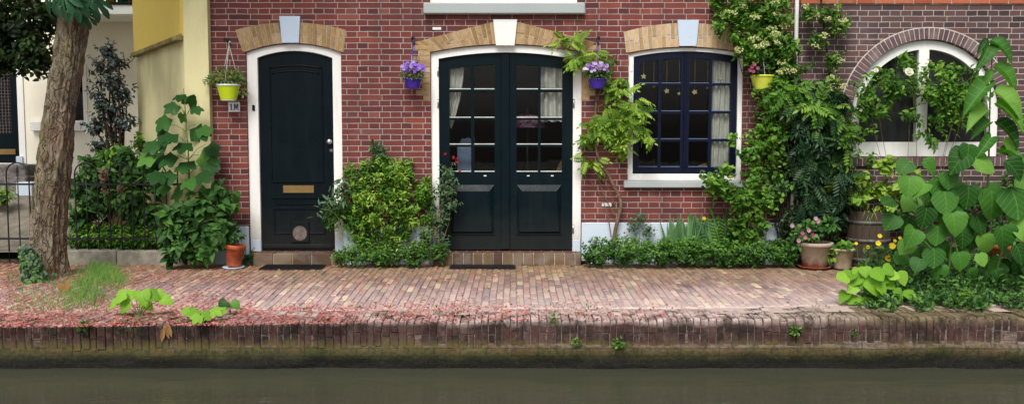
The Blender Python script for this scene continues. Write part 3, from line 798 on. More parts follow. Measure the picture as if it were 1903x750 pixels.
# --- double door
o = D2['o']; di = (X(815.5), X(1065))
outer = arch_loop(o[0] + .003, o[1] - .003, Z(445), D2['zs'], D2['za'] - .003, 28)
inner = arch_loop(di[0], di[1], Z(445), Z(109), Z(97), 28)
fr2 = ring_frame(outer, inner, .035, .12, 'door_frame', M['white_paint'], house)
for a, b in ((o[0] + .003, di[0]), (di[1], o[1] - .003)): MB().box(a, b, .03, .125, Z(468), Z(445) - .002, .006).build('frame_foot', M['plinth'], fr2)
yd = .07; xmid = X(939); top2 = arch_z(di[0], di[1], Z(109), Z(97))
for side, (xa, xb, cols) in enumerate(((di[0] + .004, xmid - .002, ((835, 875), (881, 919))), (xmid + .002, di[1] - .004, ((960, 1000), (1005, 1045))))):
    hl = []; rows = ((0, 165), (171, 218), (223, 268), (273, 319))
    for (ca, cb) in cols:
        for k, (ra, rb) in enumerate(rows):
            x0, x1 = X(ca), X(cb)
            if k == 0: hl.append([(x0, Z(rb)), (x1, Z(rb)), (x1, top2(x1) - .13), (x0, top2(x0) - .13)])
            else: hl.append(rect(x0, x1, Z(rb), Z(ra)))
    loop = [(xa, Z(464.5)), (xb, Z(464.5))] + [(xb + (xa - xb) * i / 12, top2(xb + (xa - xb) * i / 12) - .004) for i in range(13)]
    leaf = MB().prism(loop, yd, yd + .05, hl).build('door', M['dark_green'], house)
    g0, g1 = X(cols[0][0]), X(cols[1][1])
    MB().box(g0 - .01, g1 + .01, yd + .024, yd + .028, Z(322), Z(112)).build('glass', M['glass'], leaf)
    # pale putty line under every pane
    for (ca, cb) in cols:
        for ra, rb in rows: MB().box(X(ca) + .001, X(cb) - .001, yd - .003, yd + .022, Z(rb) - .003, Z(rb) + .007).build('glazing_bead', M['cable'], leaf)
    mb = MB(); a, b, c, d = g0 + .005, g1 - .005, Z(434), Z(344)
    i_ = .055
    v = [(a, yd - .001, c), (b, yd - .001, c), (b, yd - .001, d), (a, yd - .001, d), (a + i_ * .6, yd - .03, c + .02), (b - i_ * .6, yd - .03, c + .02), (b - i_, yd - .03, d - .07), (a + i_, yd - .03, d - .07)]
    mb.add(v, [(4, 5, 6, 7), (0, 1, 5, 4), (1, 2, 6, 5), (2, 3, 7, 6), (3, 0, 4, 7)])
    mb.box(a - .005, b + .005, yd - .014, yd + .002, c - .018, c - .002, .004)
    mb.build('panel', M['dark_green'], leaf)
    for p in ((901,) if side == 0 else (982, 1027)): MB().box(X(p - 2.5), X(p + 2.5), yd - .006, yd + .002, Z(328), Z(326), .001).build('vent_slot', M['enamel'], leaf)
    if side == 0:
        MB().box(xmid - .05, xmid + .05, yd - .022, yd - .002, Z(464), Z(99), .006).build('cover_strip', M['dark_green'], leaf)
    for zz_ in (133, 192, 425):
        xx = di[0] - .008 if side == 0 else di[1] + .008
        MB().tube([(xx, .028, Z(zz_ + 8)), (xx, .028, Z(zz_ - 8))], .009, 8).build('hinge', M['steel'], leaf)
# --- window beside the double door
o = W1['o']; ci = (X(1176.5), X(1370))
outer = arch_loop(o[0] + .003, o[1] - .003, W1['zb'], W1['zs'], W1['za'] - .003)
inner = arch_loop(ci[0], ci[1], Z(323), Z(105), Z(95))
wf = MB().prism(outer, .03, .12, [inner]).build('window', M['white_paint'], house)
topw = arch_z(ci[0], ci[1], Z(105), Z(95)); yw = .05; xmid = X(1273)
for side, (xa, xb, cols) in enumerate(((ci[0] + .004, xmid - .002, ((1188, 1223), (1229, 1265))), (xmid + .002, ci[1] - .004, ((1281, 1317), (1323, 1358))))):
    hl = []; rows = ((0, 154), (159, 206), (211, 258), (263, 310))
    for ca, cb in cols:
        for k, (ra, rb) in enumerate(rows):
            x0, x1 = X(ca), X(cb)
            hl.append([(x0, Z(rb)), (x1, Z(rb)), (x1, topw(x1) - .075), (x0, topw(x0) - .075)] if k == 0 else rect(x0, x1, Z(rb), Z(ra)))
    loop = [(xa, Z(321)), (xb, Z(321))] + [(xb + (xa - xb) * i / 12, topw(xb + (xa - xb) * i / 12) - .004) for i in range(13)]
    cs = MB().prism(loop, yw, yw + .045, hl).build('casement', M['navy'], wf)
    for ca, cb in cols:
        for ra, rb in rows: MB().box(X(ca) + .001, X(cb) - .001, yw - .002, yw + .02, Z(rb) - .002, Z(rb) + .005).build('glazing_bead', M['bead'], cs)
    wg = MB().box(X(cols[0][0]) - .01, X(cols[1][1]) + .01, yw + .022, yw + .026, Z(313), Z(99)).build('glass', M['glass'], wf)
mb = MB(); mb.box(xmid - .014, xmid + .014, yw - .018, yw - .002, Z(320), Z(96), .005); mb.build('cover_strip', M['navy'], wf)
for zz_ in (125, 295): MB().box(ci[0] - .035, ci[0] - .012, .02, .032, Z(zz_ + 8), Z(zz_ - 8), .004).build('hinge', M['white_paint'], wf)
MB().box(X(1159), X(1386), -.07, .03, Z(348), Z(335) - .003, .008).build('sill', M['sill_stone'], wf)
# --- upper window: only its foot and stone sill are in the photograph
uo = (X(800), X(1072))
uw = MB().prism(rect(uo[0] + .003, uo[1] - .003, UZ + .003, UZ + 1.74), .03, .12, [rect(uo[0] + .09, uo[0] + .79, UZ + .1, UZ + 1.65), rect(uo[0] + .87, uo[1] - .09, UZ + .1, UZ + 1.65)]).build('window', M['white_paint'], house)
MB().box(uo[0] + .02, uo[1] - .02, .07, .074, UZ + .05, UZ + 1.7).build('glass', M['glass'], uw)
MB().box(X(790), X(1085), -.09, .03, Z(27.5), Z(7.5), .01).build('sill', M['sill_stone'], uw)
# --- plinth, door steps, small plates
for a, b, t_ in ((XL + .004, D1['o'][0] - .003, 420), (D1['o'][1] + .003, D2['o'][0] - .003, 420), (D2['o'][1] + .003, XM, 413)): MB().box(a, b, -.022, .05, -.25, Z(t_), .006).build('plinth', M['plinth'], house)
M['step_brick'] = island_brick("step_brick", [(0, C(78, 58, 50)), (.4, C(100, 76, 62)), (.7, C(116, 96, 74)), (1, C(88, 66, 58))], dirt=C(70, 68, 42), dirt_amt=.8, scale=16)
for a, b, nb in ((477, 628, 0), (806, 1078, 1)):
    x = X(a, 470); x1 = X(b, 470); mb = MB(); zt = Z(467)
    while x < x1 - .03:
        ww = (.105 if nb else .21) * R.uniform(.92, 1.06); mb.box(x, min(x + ww, x1), -.15 - R.uniform(0, .008), .16, -.02, zt - R.uniform(0, .006), .006); x += ww + .009
    st = mb.build('doorstep', M['step_brick'], house)
    MB().box(X(a, 470) + .004, x1 - .004, -.142, .158, -.02, zt - .012).build('mortar_bed', M['joint'], st)
for p in ((804, 820, 51, 56), (1121, 1139, 377, 383)):
    MB().box(X(p[0], 54), X(p[1], 54), -.008, .003, Z(p[3]), Z(p[2]), .002).build('wall_plate', M['enamel'], house)
# hooks for the hanging baskets
def hook(px, py, parent, Y=-.16):
    c = at(px, py, 0); mb = MB()
    mb.box(c.x - .012, c.x + .012, -.012, .004, c.z - .07, c.z + .03, .003)
    mb.tube([(c.x, -.005, c.z - .05), (c.x, -.07, c.z - .01), (c.x, Y, c.z + .015), (c.x, Y - .02, c.z + .005), (c.x, Y - .015, c.z - .015), (c.x, Y, c.z - .018)], .007, 6)
    mb.build('wall_hook', M['black_iron'], parent)
# --- rooms behind the panes
def room(x0, x1, z0, z1, y0, y1, parent, mat='room'):
    v = [(x0, y0, z0), (x1, y0, z0), (x1, y1, z0), (x0, y1, z0), (x0, y0, z1), (x1, y0, z1), (x1, y1, z1), (x0, y1, z1)]
    MB().add(v, [(0, 1, 2, 3), (4, 7, 6, 5), (1, 5, 6, 2), (0, 3, 7, 4), (2, 6, 7, 3)]).build('room', M[mat], parent)
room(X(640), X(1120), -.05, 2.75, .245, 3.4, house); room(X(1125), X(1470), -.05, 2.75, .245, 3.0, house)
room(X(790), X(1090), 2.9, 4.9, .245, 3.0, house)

# --- things inside
def curtain(name, label, px0, px1, top, bot, taper, Y, group='pale curtains behind the panes', folds=5, amp=.025, mat='curtain'):
    x0, x1 = X(px0, 200, Y), X(px1, 200, Y); z0, z1 = at(950, bot, Y).z, at(950, top, Y).z
    v = []; f = []; nx, nz = 40, 10
    for j in range(nz + 1):
        s_ = j / nz
        for i in range(nx + 1):
            u_ = i / nx; xa = x0 + (taper[0] * s_) * (x1 - x0); xb = x1 - (taper[1] * s_ * s_) * (x1 - x0)
            v.append((xa + (xb - xa) * u_, Y + amp * math.sin(u_ * folds * 2 * math.pi + .5 * s_) + .01 * math.sin(9 * u_ + 4 * s_), z1 + (z0 - z1) * s_ - .02 * abs(math.sin(u_ * folds * math.pi)) * s_))
    for j in range(nz):
        for i in range(nx): f.append((j * (nx + 1) + i, j * (nx + 1) + i + 1, (j + 1) * (nx + 1) + i + 1, (j + 1) * (nx + 1) + i))
    mb = MB(); mb.add(v, f, True); tag(mb.build(name, M[mat], None), label, 'curtain', group)
curtain('curtain', 'narrow pale curtain tapering downwards behind the red flowered shrub side of the double door', 826, 863, 112, 236, (0, .62), .16, amp=.018)
curtain('curtain', 'bunched translucent curtain swept sideways beside the patterned lampshade', 1003, 1066, 112, 224, (0, -.1), .17, folds=4, amp=.03)
curtain('curtain', 'long straight pale curtain inside the navy framed window', 1320, 1366, 98, 318, (-.05, 0), .13, folds=5, amp=.02)
lc = at(980, 232, .35)
t_ = thing('table_lamp', 'lamp with pink patterned shade standing inside behind the double door', 'lamp', (lc.x, .35, 0.75))
mb = MB(); mb.lathe([(.21, -.01), (.2, .03), (.16, .1), (.12, .13), (.02, .132)], (lc.x, .35, lc.z - .02), 28); mb.build('lamp_shade', M['shade'], t_)
mb = MB(); mb.tube([(lc.x, .35, .76), (lc.x, .35, lc.z + .02)], .015, 8); mb.lathe([(0, .03), (.09, .02), (.1, 0), (0, 0)], (lc.x, .35, .75), 20); mb.build('lamp_base', M['black_iron'], t_)
mb = MB(); mb.lathe([(0, .07), (.012, .06), (.02, .03), (.012, 0)], (lc.x, .35, lc.z + .11), 12); mb.build('finial', M['black_iron'], t_)
t_ = thing('side_table', 'wooden table inside the house under the patterned lamp', 'table', (lc.x, .5, 0))
MB().box(lc.x - .7, lc.x + .55, .26, .86, .71, .747, .006).build('tabletop', M['wood'], t_)
for dx in (-.65, .5):
    for dy in (.31, .81): MB().box(lc.x + dx - .02, lc.x + dx + .02, dy - .02, dy + .02, -.045, .709).build('leg', M['wood'], t_)
mb = MB(); c = at(866, 262, .35)
for k in range(4): mb.add([(c.x - .08 + .04 * k, .35, c.z - .04), (c.x - .02 + .04 * k, .37, c.z - .05), (c.x + .01 + .03 * k, .39, c.z + .02 + .02 * (k % 2)), (c.x - .05 + .04 * k, .37, c.z + .03)], [(0, 1, 2, 3)])
mb.box(c.x - .1, c.x + .09, .31, .45, .75, c.z - .04, .004)
tag(mb.build('paper_pile', M['paper'], None), 'pale blue crumpled papers seen through the panes of the double door', 'papers')
c = at(1038, 312, .34); tag(MB().add([(c.x - .05, .34, c.z - .08), (c.x + .06, .34, c.z - .08), (c.x + .06, .33, c.z + .1), (c.x + .02, .33, c.z + .08)], [(0, 1, 2, 3)]).build('wooden_chair_back', M['wood'], None), 'tan wooden chair back in the lowest corner pane of the double door', 'chair back')
c = at(1300, 307, .3); tag(MB().prism([(c.x - .12, c.z - .05), (c.x + .13, c.z - .05), (c.x + .13, c.z + .05)], .3, .33).build('wooden_board', M['wood'], None), 'yellowish wooden board leaning inside the foot of the navy window', 'board')
for k, (px, py, sz) in enumerate(((1196, 142, .035), (1239, 169, .034), (1291, 171, .036), (1338, 146, .03), (1215, 160, .022), (1262, 174, .02), (1315, 163, .02))):
    c = at(px, py, .1); mb = MB(); pts = []
    for i in range(10):
        a = math.pi / 2 + math.pi * i / 5 + .2 * k; r_ = sz if i % 2 == 0 else sz * .5; pts.append((c.x + r_ * math.cos(a), c.z + r_ * math.sin(a)))
    mb.prism(pts, .097, .103)
    mb.tube([(c.x, .1, c.z + sz), (c.x, .1, Z(100))], .0012, 4)
    lab = ['straw star in the top pane nearest the climbing wisteria', 'large straw star beside the centre bar of the window, wisteria side', 'large straw star beside the centre bar, curtain side', 'straw star hanging in front of the long curtain',
           'tiny straw star below the glazing bar near the wisteria', 'tiny straw star half behind the window centre bar', 'tiny straw star just before the long curtain'][k]
    tag(mb.build('star_ornament', M['star'], None), lab, 'ornament', 'straw stars hung inside the navy window')

# ================================================================ the purple-grey brick house
grey = thing('purple_brick_house', 'purple grey brick house with round arched white window behind climbing rose', 'house')
XR = X(2250); gy = .02
Wc = (X(1583, 250), X(1859, 250)); zsp = Z(213); zap = zsp + (Wc[1] - Wc[0]) / 2
hl = arch_loop(Wc[0], Wc[1], Z(291), zsp, zap - .001, 36)
MB().prism(rect(XM + .012, XR, -.3, Z(8)), gy, gy + .24, [hl]).build('wall', M['purple_brick'], grey)
MB().prism(rect(XM + .012, XR, Z(8), 6.4), gy + .004, gy + .24).build('upper_wall', M['red_brick'], grey)
mb = MB(); x = XM + .014
while x < XR: mb.box(x, x + .2, gy - .02, gy + .1, Z(8) + .004, Z(8) + .055, .004); x += .211
MB().box(XM + .014, XR, gy - .012, gy + .09, Z(8) + .001, Z(8) + .06).build('mortar_bed', M['joint'], mb.build('brick_band', M['orange_brick'], grey))
cx, Ri, Ro = (Wc[0] + Wc[1]) / 2, (Wc[1] - Wc[0]) / 2, (Wc[1] - Wc[0]) / 2 + .125
mb = MB(); n = 52; lin = []; lo = []
for i in range(n):
    a0, a1_ = math.pi * (i + .1) / n, math.pi * (i + .9) / n
    P = [(cx + r_ * math.cos(a), zsp + r_ * math.sin(a)) for r_, a in ((Ri + .003, a0), (Ro, a0), (Ro, a1_), (Ri + .003, a1_))]
    mb.prism(P, gy - .01 - R.uniform(0, .003), gy + .05, back=False)
for i in range(41):
    a = math.pi * i / 40; lin.append((cx + (Ri + .004) * math.cos(a), zsp + (Ri + .004) * math.sin(a))); lo.append((cx + (Ro + .012) * math.cos(a), zsp + (Ro + .012) * math.sin(a)))
ga = mb.build('brick_arch', M['arch_brick'], grey); MB().prism(lin + lo[::-1], gy - .006, gy + .04).build('mortar_bed', M['joint_white'], ga)
inner1 = [(Wc[0] + .1, Z(264)), (X(1707), Z(264))]; inner2 = [(X(1726), Z(264)), (Wc[1] - .1, Z(264))]
r2 = Ri - .105
def arcpts(xa, xb, n=16):
    out_ = []
    for i in range(n + 1):
        x = xb + (xa - xb) * i / n; out_.append((x, zsp + math.sqrt(max(0, r2 * r2 - (x - cx) ** 2))))
    return out_
h1 = inner1 + arcpts(cx - r2 + .001, X(1707)); h2 = inner2 + arcpts(X(1726), cx + r2 - .001)
gw = MB().prism(arch_loop(Wc[0] + .003, Wc[1] - .003, Z(291) + .003, zsp, zap - .004, 36), gy + .05, gy + .14, [h1, h2]).build('window', M['white_paint'], grey)
MB().prism(arch_loop(Wc[0] + .06, Wc[1] - .06, Z(272), zsp, zap - .06, 30), gy + .09, gy + .094).build('glass', M['glass'], gw)
mb = MB(); x = Wc[0] - .05
while x < Wc[1] + .05: mb.box(x, x + .052, gy - .03, gy + .05, Z(309), Z(292), .004); x += .062
MB().box(Wc[0] - .05, Wc[1] + .055, gy - .022, gy + .045, Z(309) + .002, Z(292) - .004).build('mortar_bed', M['joint'], mb.build('sill', M['arch_brick'], gw))
M['grey_net'] = plain('grey_net', C(74, 74, 76), .9, .1)
room(Wc[0] - .3, Wc[1] + .3, .3, 2.8, gy + .245, 2.6, grey)
mb = MB(); xx = X(1476.5, 60); mb.tube([(xx, -.065, .05), (xx, -.065, 6.3)], .024, 12)
dp = mb.build('drainpipe', M['white_paint'], grey)
for zz_ in (.8, 2.2, 3.6, 5): MB().box(xx - .03, xx + .03, -.095, .01, zz_, zz_ + .03, .004).build('bracket', M['hoop'], dp)

curtain('curtain', 'dim grey net curtain behind the round arched window', 1590, 1852, 84, 268, (0, 0), .26, group=None, folds=13, amp=.02, mat='grey_net')
# ================================================================ the cream house set back, with a balcony
CY = 2.8
cream = thing('cream_house', 'cream rendered house set back behind the iron fence, with dark door', 'house')
cx0, cx1 = X(-420, 250, CY), X(330, 250, CY)
dx0, dx1, dz0, dz1 = X(-62, 250, CY), X(36, 250, CY), at(0, 303, CY).z, at(0, 40, CY).z
wx0, wx1, wz0, wz1 = X(98, 190, CY), X(155, 190, CY), at(100, 224, CY).z, at(100, 128, CY).z
MB().prism(rect(cx0, cx1, -.2, 5.5), CY, CY + .25, [rect(dx0 - .1, dx1 + .09, dz0, dz1 + .1), rect(wx0 - .06, wx1 + .06, wz0 - .06, wz1 + .06)]).build('wall', M['cream'], cream)
mb = MB(); mb.prism([(dx1 + .087, dz0), (dx1 + .087, dz1 + .097), (dx0 - .097, dz1 + .097), (dx0 - .097, dz0), (dx0, dz0), (dx0, dz1), (dx1, dz1), (dx1, dz0)], CY - .02, CY + .1)
mb.build('door_frame', M['white_paint'], cream)
cd = MB().prism(rect(dx0 + .003, dx1 - .003, dz0 + .005, dz1 - .003), CY + .03, CY + .08, [rect(dx0 + .12, dx1 - .12, dz0 + .42, dz1 - .15)]).build('door', M['door_dark'], cream)
mb = MB()
MB().box(dx0 + .11, dx1 - .11, CY + .06, CY + .064, dz0 + .4, dz1 - .14).build('glass', M['dark_grey'], cd)
k = dx0 + .14
while k < dx1 - .12: mb.box(k, k + .008, CY + .035, CY + .045, dz0 + .42, dz1 - .15); k += .045
k = dz0 + .44
while k < dz1 - .15: mb.box(dx0 + .12, dx1 - .12, CY + .046, CY + .056, k, k + .008); k += .045
mb.build('lattice', M['hoop'], cd)
lb = MB().box(X(-16, 280, CY), X(27.5, 280, CY), CY + .015, CY + .032, at(0, 287, CY).z, at(0, 277, CY).z, .004).build('letterbox', M['brass'], cd)
cwin = MB().prism(rect(wx0 - .058, wx1 + .058, wz0 - .058, wz1 + .058), CY - .01, CY + .1, [rect(wx0, wx1, wz0, wz1)]).build('window', M['white_paint'], cream)
MB().box(wx0 - .01, wx1 + .01, CY + .05, CY + .055, wz0 - .01, wz1 + .01).build('glass', M['glass'], cwin)
MB().box(wx0 - .3, X(172, 235, CY), CY - .08, CY - .012, at(0, 243, CY).z, at(0, 226, CY).z, .006).build('sill', M['white_paint'], cwin)
room(wx0 - .5, wx1 + .5, .8, 3.2, CY + .255, CY + 2, cream)
# steps up to the door
MB().box(cx0 + .3, X(60, 310, CY - .25), CY - .42, CY - .003, .2, dz0 - .01, .015).build('doorstep', M['rock'], cream)
mb = MB(); mb.box(cx0 + .3, X(62, 330, CY - .5), CY - .7, CY - .425, .2, dz0 - .16, .015)
mb.build('doorstep', M['rock'], cream)
MB().box(X(37, 350, CY - .85), X(66, 350, CY - .85), CY - .95, CY - .703, .2, at(0, 338, CY - .85).z, .01).build('stone_block', M['plinth'], cream)
MB().box(X(33, 300, CY), X(45, 300, CY), CY - .05, CY - .021, at(0, 312, CY).z, at(0, 290, CY).z, .005).build('frame_foot', M['plinth'], cream)
BY = 1.9
bal = MB().box(X(40, 18, BY), X(268, 18, BY), BY, CY - .003, at(0, 27.5, BY).z, at(0, 9, BY).z, .01).build('balcony', M['balcony'], cream)
mb = MB(); mb.box(X(40, 18, BY), X(268, 18, BY), BY - .03, CY - .004, at(0, 8, BY).z, at(0, 4.5, BY).z, .004)
k = X(42, 0, BY)
mb.build('balcony_edge', M['dark_grey'], bal)
mb = MB(); zt = at(0, 3, BY).z
while k < X(266, 0, BY): mb.tube([(k, BY, zt - .03), (k, BY, zt + .85)], .008, 6); k += .11
mb.tube([(X(40, 0, BY), BY, zt + .85), (X(267, 0, BY), BY, zt + .85)], .016, 8); mb.build('railing', M['black_iron'], bal)
for nm, px, mat, r_ in (('bright orange flower pot on the cream balcony', 207, 'opot', .075), ('green flower pot on the cream balcony', 229, 'gpot', .09), ('dark red flower pot on the cream balcony', 249, 'rpot', .075)):
    if mat not in M: M[mat] = plain(mat, {'opot': C(230, 140, 20), 'gpot': C(20, 120, 60), 'rpot': C(150, 60, 50)}[mat], .5, .4)
    c = at(px, 5, BY + .12); zb = at(0, 4.5, BY).z + .001
    t_ = thing('balcony_pot', nm, 'flower pot', (c.x, BY + .12, zb), 'pots on the balcony')
    mb = MB(); mb.lathe([(0, 0), (r_ * .75, 0), (r_, .16), (r_ * 1.1, .16), (r_ * 1.1, .19), (r_ * .9, .19), (r_ * .85, .15), (0, .15)], (c.x, BY + .12, zb), 20); mb.build('pot', M[mat], t_)
    scatter('foliage', T_small, [(orient(rv() + Vector((0, 0, .6)), rv() + Vector((0, -.5, .5))), Vector((c.x, BY + .12, zb + .22)) + rv() * .1, .07) for _ in range(70)], L['mid'], t_)

# ================================================================ the yellow rendered wall between
yw_ = thing('yellow_wall', 'yellow rendered wall with sloping ledge between cream house and brick house', 'wall')
A = Vector((X(346, 250, -.1), -.1, 0)); E = Vector((X(392, 250, -.1) - .006, -.1, 0)); B = at(258, 250, 1.15); B.z = 0
def vert_face(pa, pb, za0, zb0, za1, zb1): return [(pa.x, pa.y, za0), (pb.x, pb.y, zb0), (pb.x, pb.y, zb1), (pa.x, pa.y, za1)]
dn = (A - B).normalized(); nrm = Vector((dn.y, -dn.x, 0)); nrm = nrm if nrm.y < 0 else -nrm
zA, zB = at(345, 66, -.1).z, at(268, 100, 1.15).z
mb = MB(); back = Vector((0, 3.0, 0))
# pier, lower oblique wall
mb.add([(A.x, A.y, -.2), (E.x, E.y, -.2), (E.x, E.y, 6), (A.x, A.y, 6), (E.x, 3, -.2), (E.x, 3, 6), (A.x, 3, -.2), (A.x, 3, 6)], [(0, 1, 2, 3), (1, 4, 5, 2), (3, 2, 5, 7)])
A2 = A + Vector((-.002, .03, 0)); mb.add(vert_face(B, A2, -.2, -.2, zB, zA), [(0, 1, 2, 3)])
mb.add([(A.x, A.y, -.2), (A2.x, A2.y, -.2), (A2.x, A2.y, 6), (A.x, A.y, 6)], [(0, 1, 2, 3)])
B3 = B + Vector((.0, 1.7, 0)); mb.add([(B.x, B.y, -.2), (B3.x, B3.y, -.2), (B3.x, B3.y, 6), (B.x, B.y, 6)], [(0, 1, 2, 3)])
mb.build('lower_wall', M['yellow_low'], yw_)
Bu, Au = B + nrm * .03, A2 + nrm * .03 + dn * -.03
mb = MB(); mb.add(vert_face(Bu, Au, zB, zA, 6, 6) + [(A2.x, A2.y, zA), (A2.x, A2.y, 6), (B.x, B.y, zB), (B.x, B.y, 6)], [(0, 1, 2, 3), (1, 4, 5, 2), (0, 3, 7, 6), (0, 6, 4, 1)])
mb.build('upper_wall', M['yellow_top'], yw_)
mb = MB(); q = nrm * .085; s0, s1 = B + dn * .05, A2 - dn * .02
sl = [(s0, zB - .045), (s1, zA - .045), (s1, zA - .005), (s0, zB - .005)]
v = [(p.x + q.x, p.y + q.y, z_) for p, z_ in sl] + [(p.x + nrm.x * .004, p.y + nrm.y * .004, z_ + (.04 if i > 1 else 0)) for i, (p, z_) in enumerate(sl)]
mb.add(v, [(0, 1, 2, 3), (3, 2, 6, 7), (0, 4, 5, 1), (1, 5, 6, 2), (0, 3, 7, 4)]); M['ledge'] = plain('stained_ledge', C(150, 138, 92), .9, .2, var=.35, scale=7)
mb.build('ledge', M['ledge'], yw_)
# ================================================================ street, quay, water
GX0, GX1 = -10.5, 10.5
def sheet(x0, x1, y0, y1, nx, ny, zf, mat, name):
    v = []; f = []
    for j in range(ny + 1):
        for i in range(nx + 1):
            x = x0 + (x1 - x0) * i / nx; y = y0 + (y1 - y0) * j / ny; v.append((x, y, zf(x, y)))
    for j in range(ny):
        for i in range(nx): f.append((j * (nx + 1) + i, j * (nx + 1) + i + 1, (j + 1) * (nx + 1) + i + 1, (j + 1) * (nx + 1) + i))
    mb = MB(); mb.add(v, f, True); o = mb.build(name, M[mat], None); o['kind'] = 'structure'; return o
sheet(-14, 14, QY + .25, .1, 90, 24, lambda x, y: gz(x, y) - (.0065 if y > -2.55 else .003), 'paving_joint', 'street_bed')
def paver(mb, x0, x1, y0, y1, dz, tx, ty):
    b = .004; v = []
    for (x, y, ins, dn_) in [(x0, y0, 0, 1), (x1, y0, 0, 1), (x1, y1, 0, 1), (x0, y1, 0, 1), (x0 + b, y0 + b, 1, 0), (x1 - b, y0 + b, 1, 0), (x1 - b, y1 - b, 1, 0), (x0 + b, y1 - b, 1, 0)]:
        z = gz(x, y) + dz + tx * (x - x0) + ty * (y - y0) - (.02 if dn_ else 0)
        v.append((x, y, z))
    for k in range(4): v[k] = (v[k][0], v[k][1], v[k + 4][2] - .007)
    mb.add(v + [(v[k][0], v[k][1], v[k][2] - .025) for k in range(4)], [(4, 5, 6, 7), (0, 1, 5, 4), (1, 2, 6, 5), (2, 3, 7, 6), (3, 0, 4, 7), (8, 9, 1, 0), (9, 10, 2, 1), (10, 11, 3, 2), (11, 8, 0, 3)])
mb = MB(); x = -9.5; row = 0; Yf = -2.52
while x < 9.0:
    wd = .056 + R.uniform(-.003, .004); y = -.02 + (0 if row % 2 else -.1) ; y = min(y, 0)
    ph = .11 * (row % 2) + R.uniform(-.012, .012)
    y1 = .02 - ph + .11
    while y1 > Yf:
        ln = .22 + R.uniform(-.012, .012); y0 = max(y1 - ln, Yf); ya = min(y1, .02)
        if ya - y0 > .03:
            sk = .012 * noise.noise(Vector((x * .7, y1 * .8, 9)))
            paver(mb, x + sk, x + wd + sk, y0, ya, R.gauss(0, .0022), R.gauss(0, .03), R.gauss(0, .008))
        y1 = y0 - .007
    x += wd + .0055; row += 1
o = mb.build('pavement', M['paver'], None); o['kind'] = 'structure'
# narrow pale strip, then the brick edge of the quay
mb = MB(); x = -9.5
while x < 9.5:
    ln = R.uniform(.5, 1.1)
    if X(760, 570, Yf) < x < X(1560, 570, Yf) or -2.2 < x < -1.6:
        paver(mb, x, x + ln - .01, Yf - .045, Yf - .008, R.uniform(-.004, .002), 0, 0)
    x += ln
M['strip'] = plain("pale_strip", C(206, 192, 186), .85, .2, var=.25, scale=6)
o = mb.build('kerb_strip', M['strip'], None); o['kind'] = 'structure'
# soldier bricks along the edge, worn round
mb = MB()
def cap_brick(x0, x1, yb, yfr, zt, zb, rnd):
    prof = [(yb, zt - .02), (yb + 0, zt), (yfr + rnd, zt)] + [(yfr + rnd - rnd * math.sin(a), zt - rnd + rnd * math.cos(a)) for a in (rad(22), rad(45), rad(68), rad(90))] + [(yfr, zb)]
    n = len(prof); b = .0045; v = []
    for xx, ins in ((x0, 1), (x0 + b, 0), (x1 - b, 0), (x1, 1)):
        for (y, z) in prof: v.append((xx, y + (.006 if ins else 0), z - (.006 if ins else 0)))
    f = [(k * n + i, (k + 1) * n + i, (k + 1) * n + i + 1, k * n + i + 1) for k in range(3) for i in range(n - 1)]
    f += [tuple(range(n)), tuple(range(4 * n - 1, 3 * n - 1, -1))]
    mb.add(v, f)
x = -9.5
while x < 9.5:
    wd = .056 + R.uniform(-.012, .010)
    j = .012 * noise.noise(Vector((x * 1.1, 0, 5))) + R.gauss(0, .004)
    zt = gz(x, QY) + R.gauss(0, .004) - (.012 if R.random() < .06 else 0)
    fy = QY + min(j, .006)
    zm = zt - R.uniform(.085, .13)
    if R.random() < .75:
        cap_brick(x, x + wd, fy + .2, fy, zt, zm + .004, R.uniform(.015, .045)); f2 = fy + R.uniform(-.006, .008)
        cap_brick(x + R.uniform(-.006, .006), x + wd + R.uniform(-.008, .004), fy + .12, f2, zm - .003, zt - .215 + R.uniform(-.02, .012), .006)
    else: cap_brick(x, x + wd, fy + .2, fy, zt, zt - .215 + R.uniform(-.02, .012), R.uniform(.015, .05))
    cap_brick(x + R.uniform(-.004, .004), x + wd, fy + .42, fy + .21, zt + R.gauss(0, .003), zt - .05, .004)
    x += wd + .006
o = mb.build('quay_edge', M['quay_cap'], None); o['kind'] = 'structure'
# the wall under them down into the water
v = []; f = []; nx, nz = 520, 26
for j in range(nz + 1):
    s_ = j / nz; zl = -.02 - .88 * s_
    for i in range(nx + 1):
        x = -9.6 + 19.2 * i / nx
        p = Vector((x, 0, zl)); bulge = max(0, min(1, (-zl - .2) / .05))
        d = .028 * noise.fractal(Vector((x * 2.2, zl * 6, 1)), 1, 2, 5) + .012 * noise.noise(Vector((x * 14, zl * 16, 4)))
        y = QY + .010 - bulge * (.03 + .02 * noise.noise(Vector((x * 1.3, zl * 9, 7)))) - d * (.08 + .92 * bulge)
        v.append((x, y, zl + gz(x, QY) * 1.0))
for j in range(nz):
    for i in range(nx): f.append((j * (nx + 1) + i, (j + 1) * (nx + 1) + i, (j + 1) * (nx + 1) + i + 1, j * (nx + 1) + i + 1))
mb = MB(); mb.add(v, f, True); o = mb.build('quay_wall', M['quay_low'], None); o['kind'] = 'structure'
sheet(-60, 60, -45, QY + .05, 2, 2, lambda x, y: WZ, 'water', 'water')
sheet(-60, 60, -45, 60, 2, 2, lambda x, y: -1.6, 'soil', 'ground')
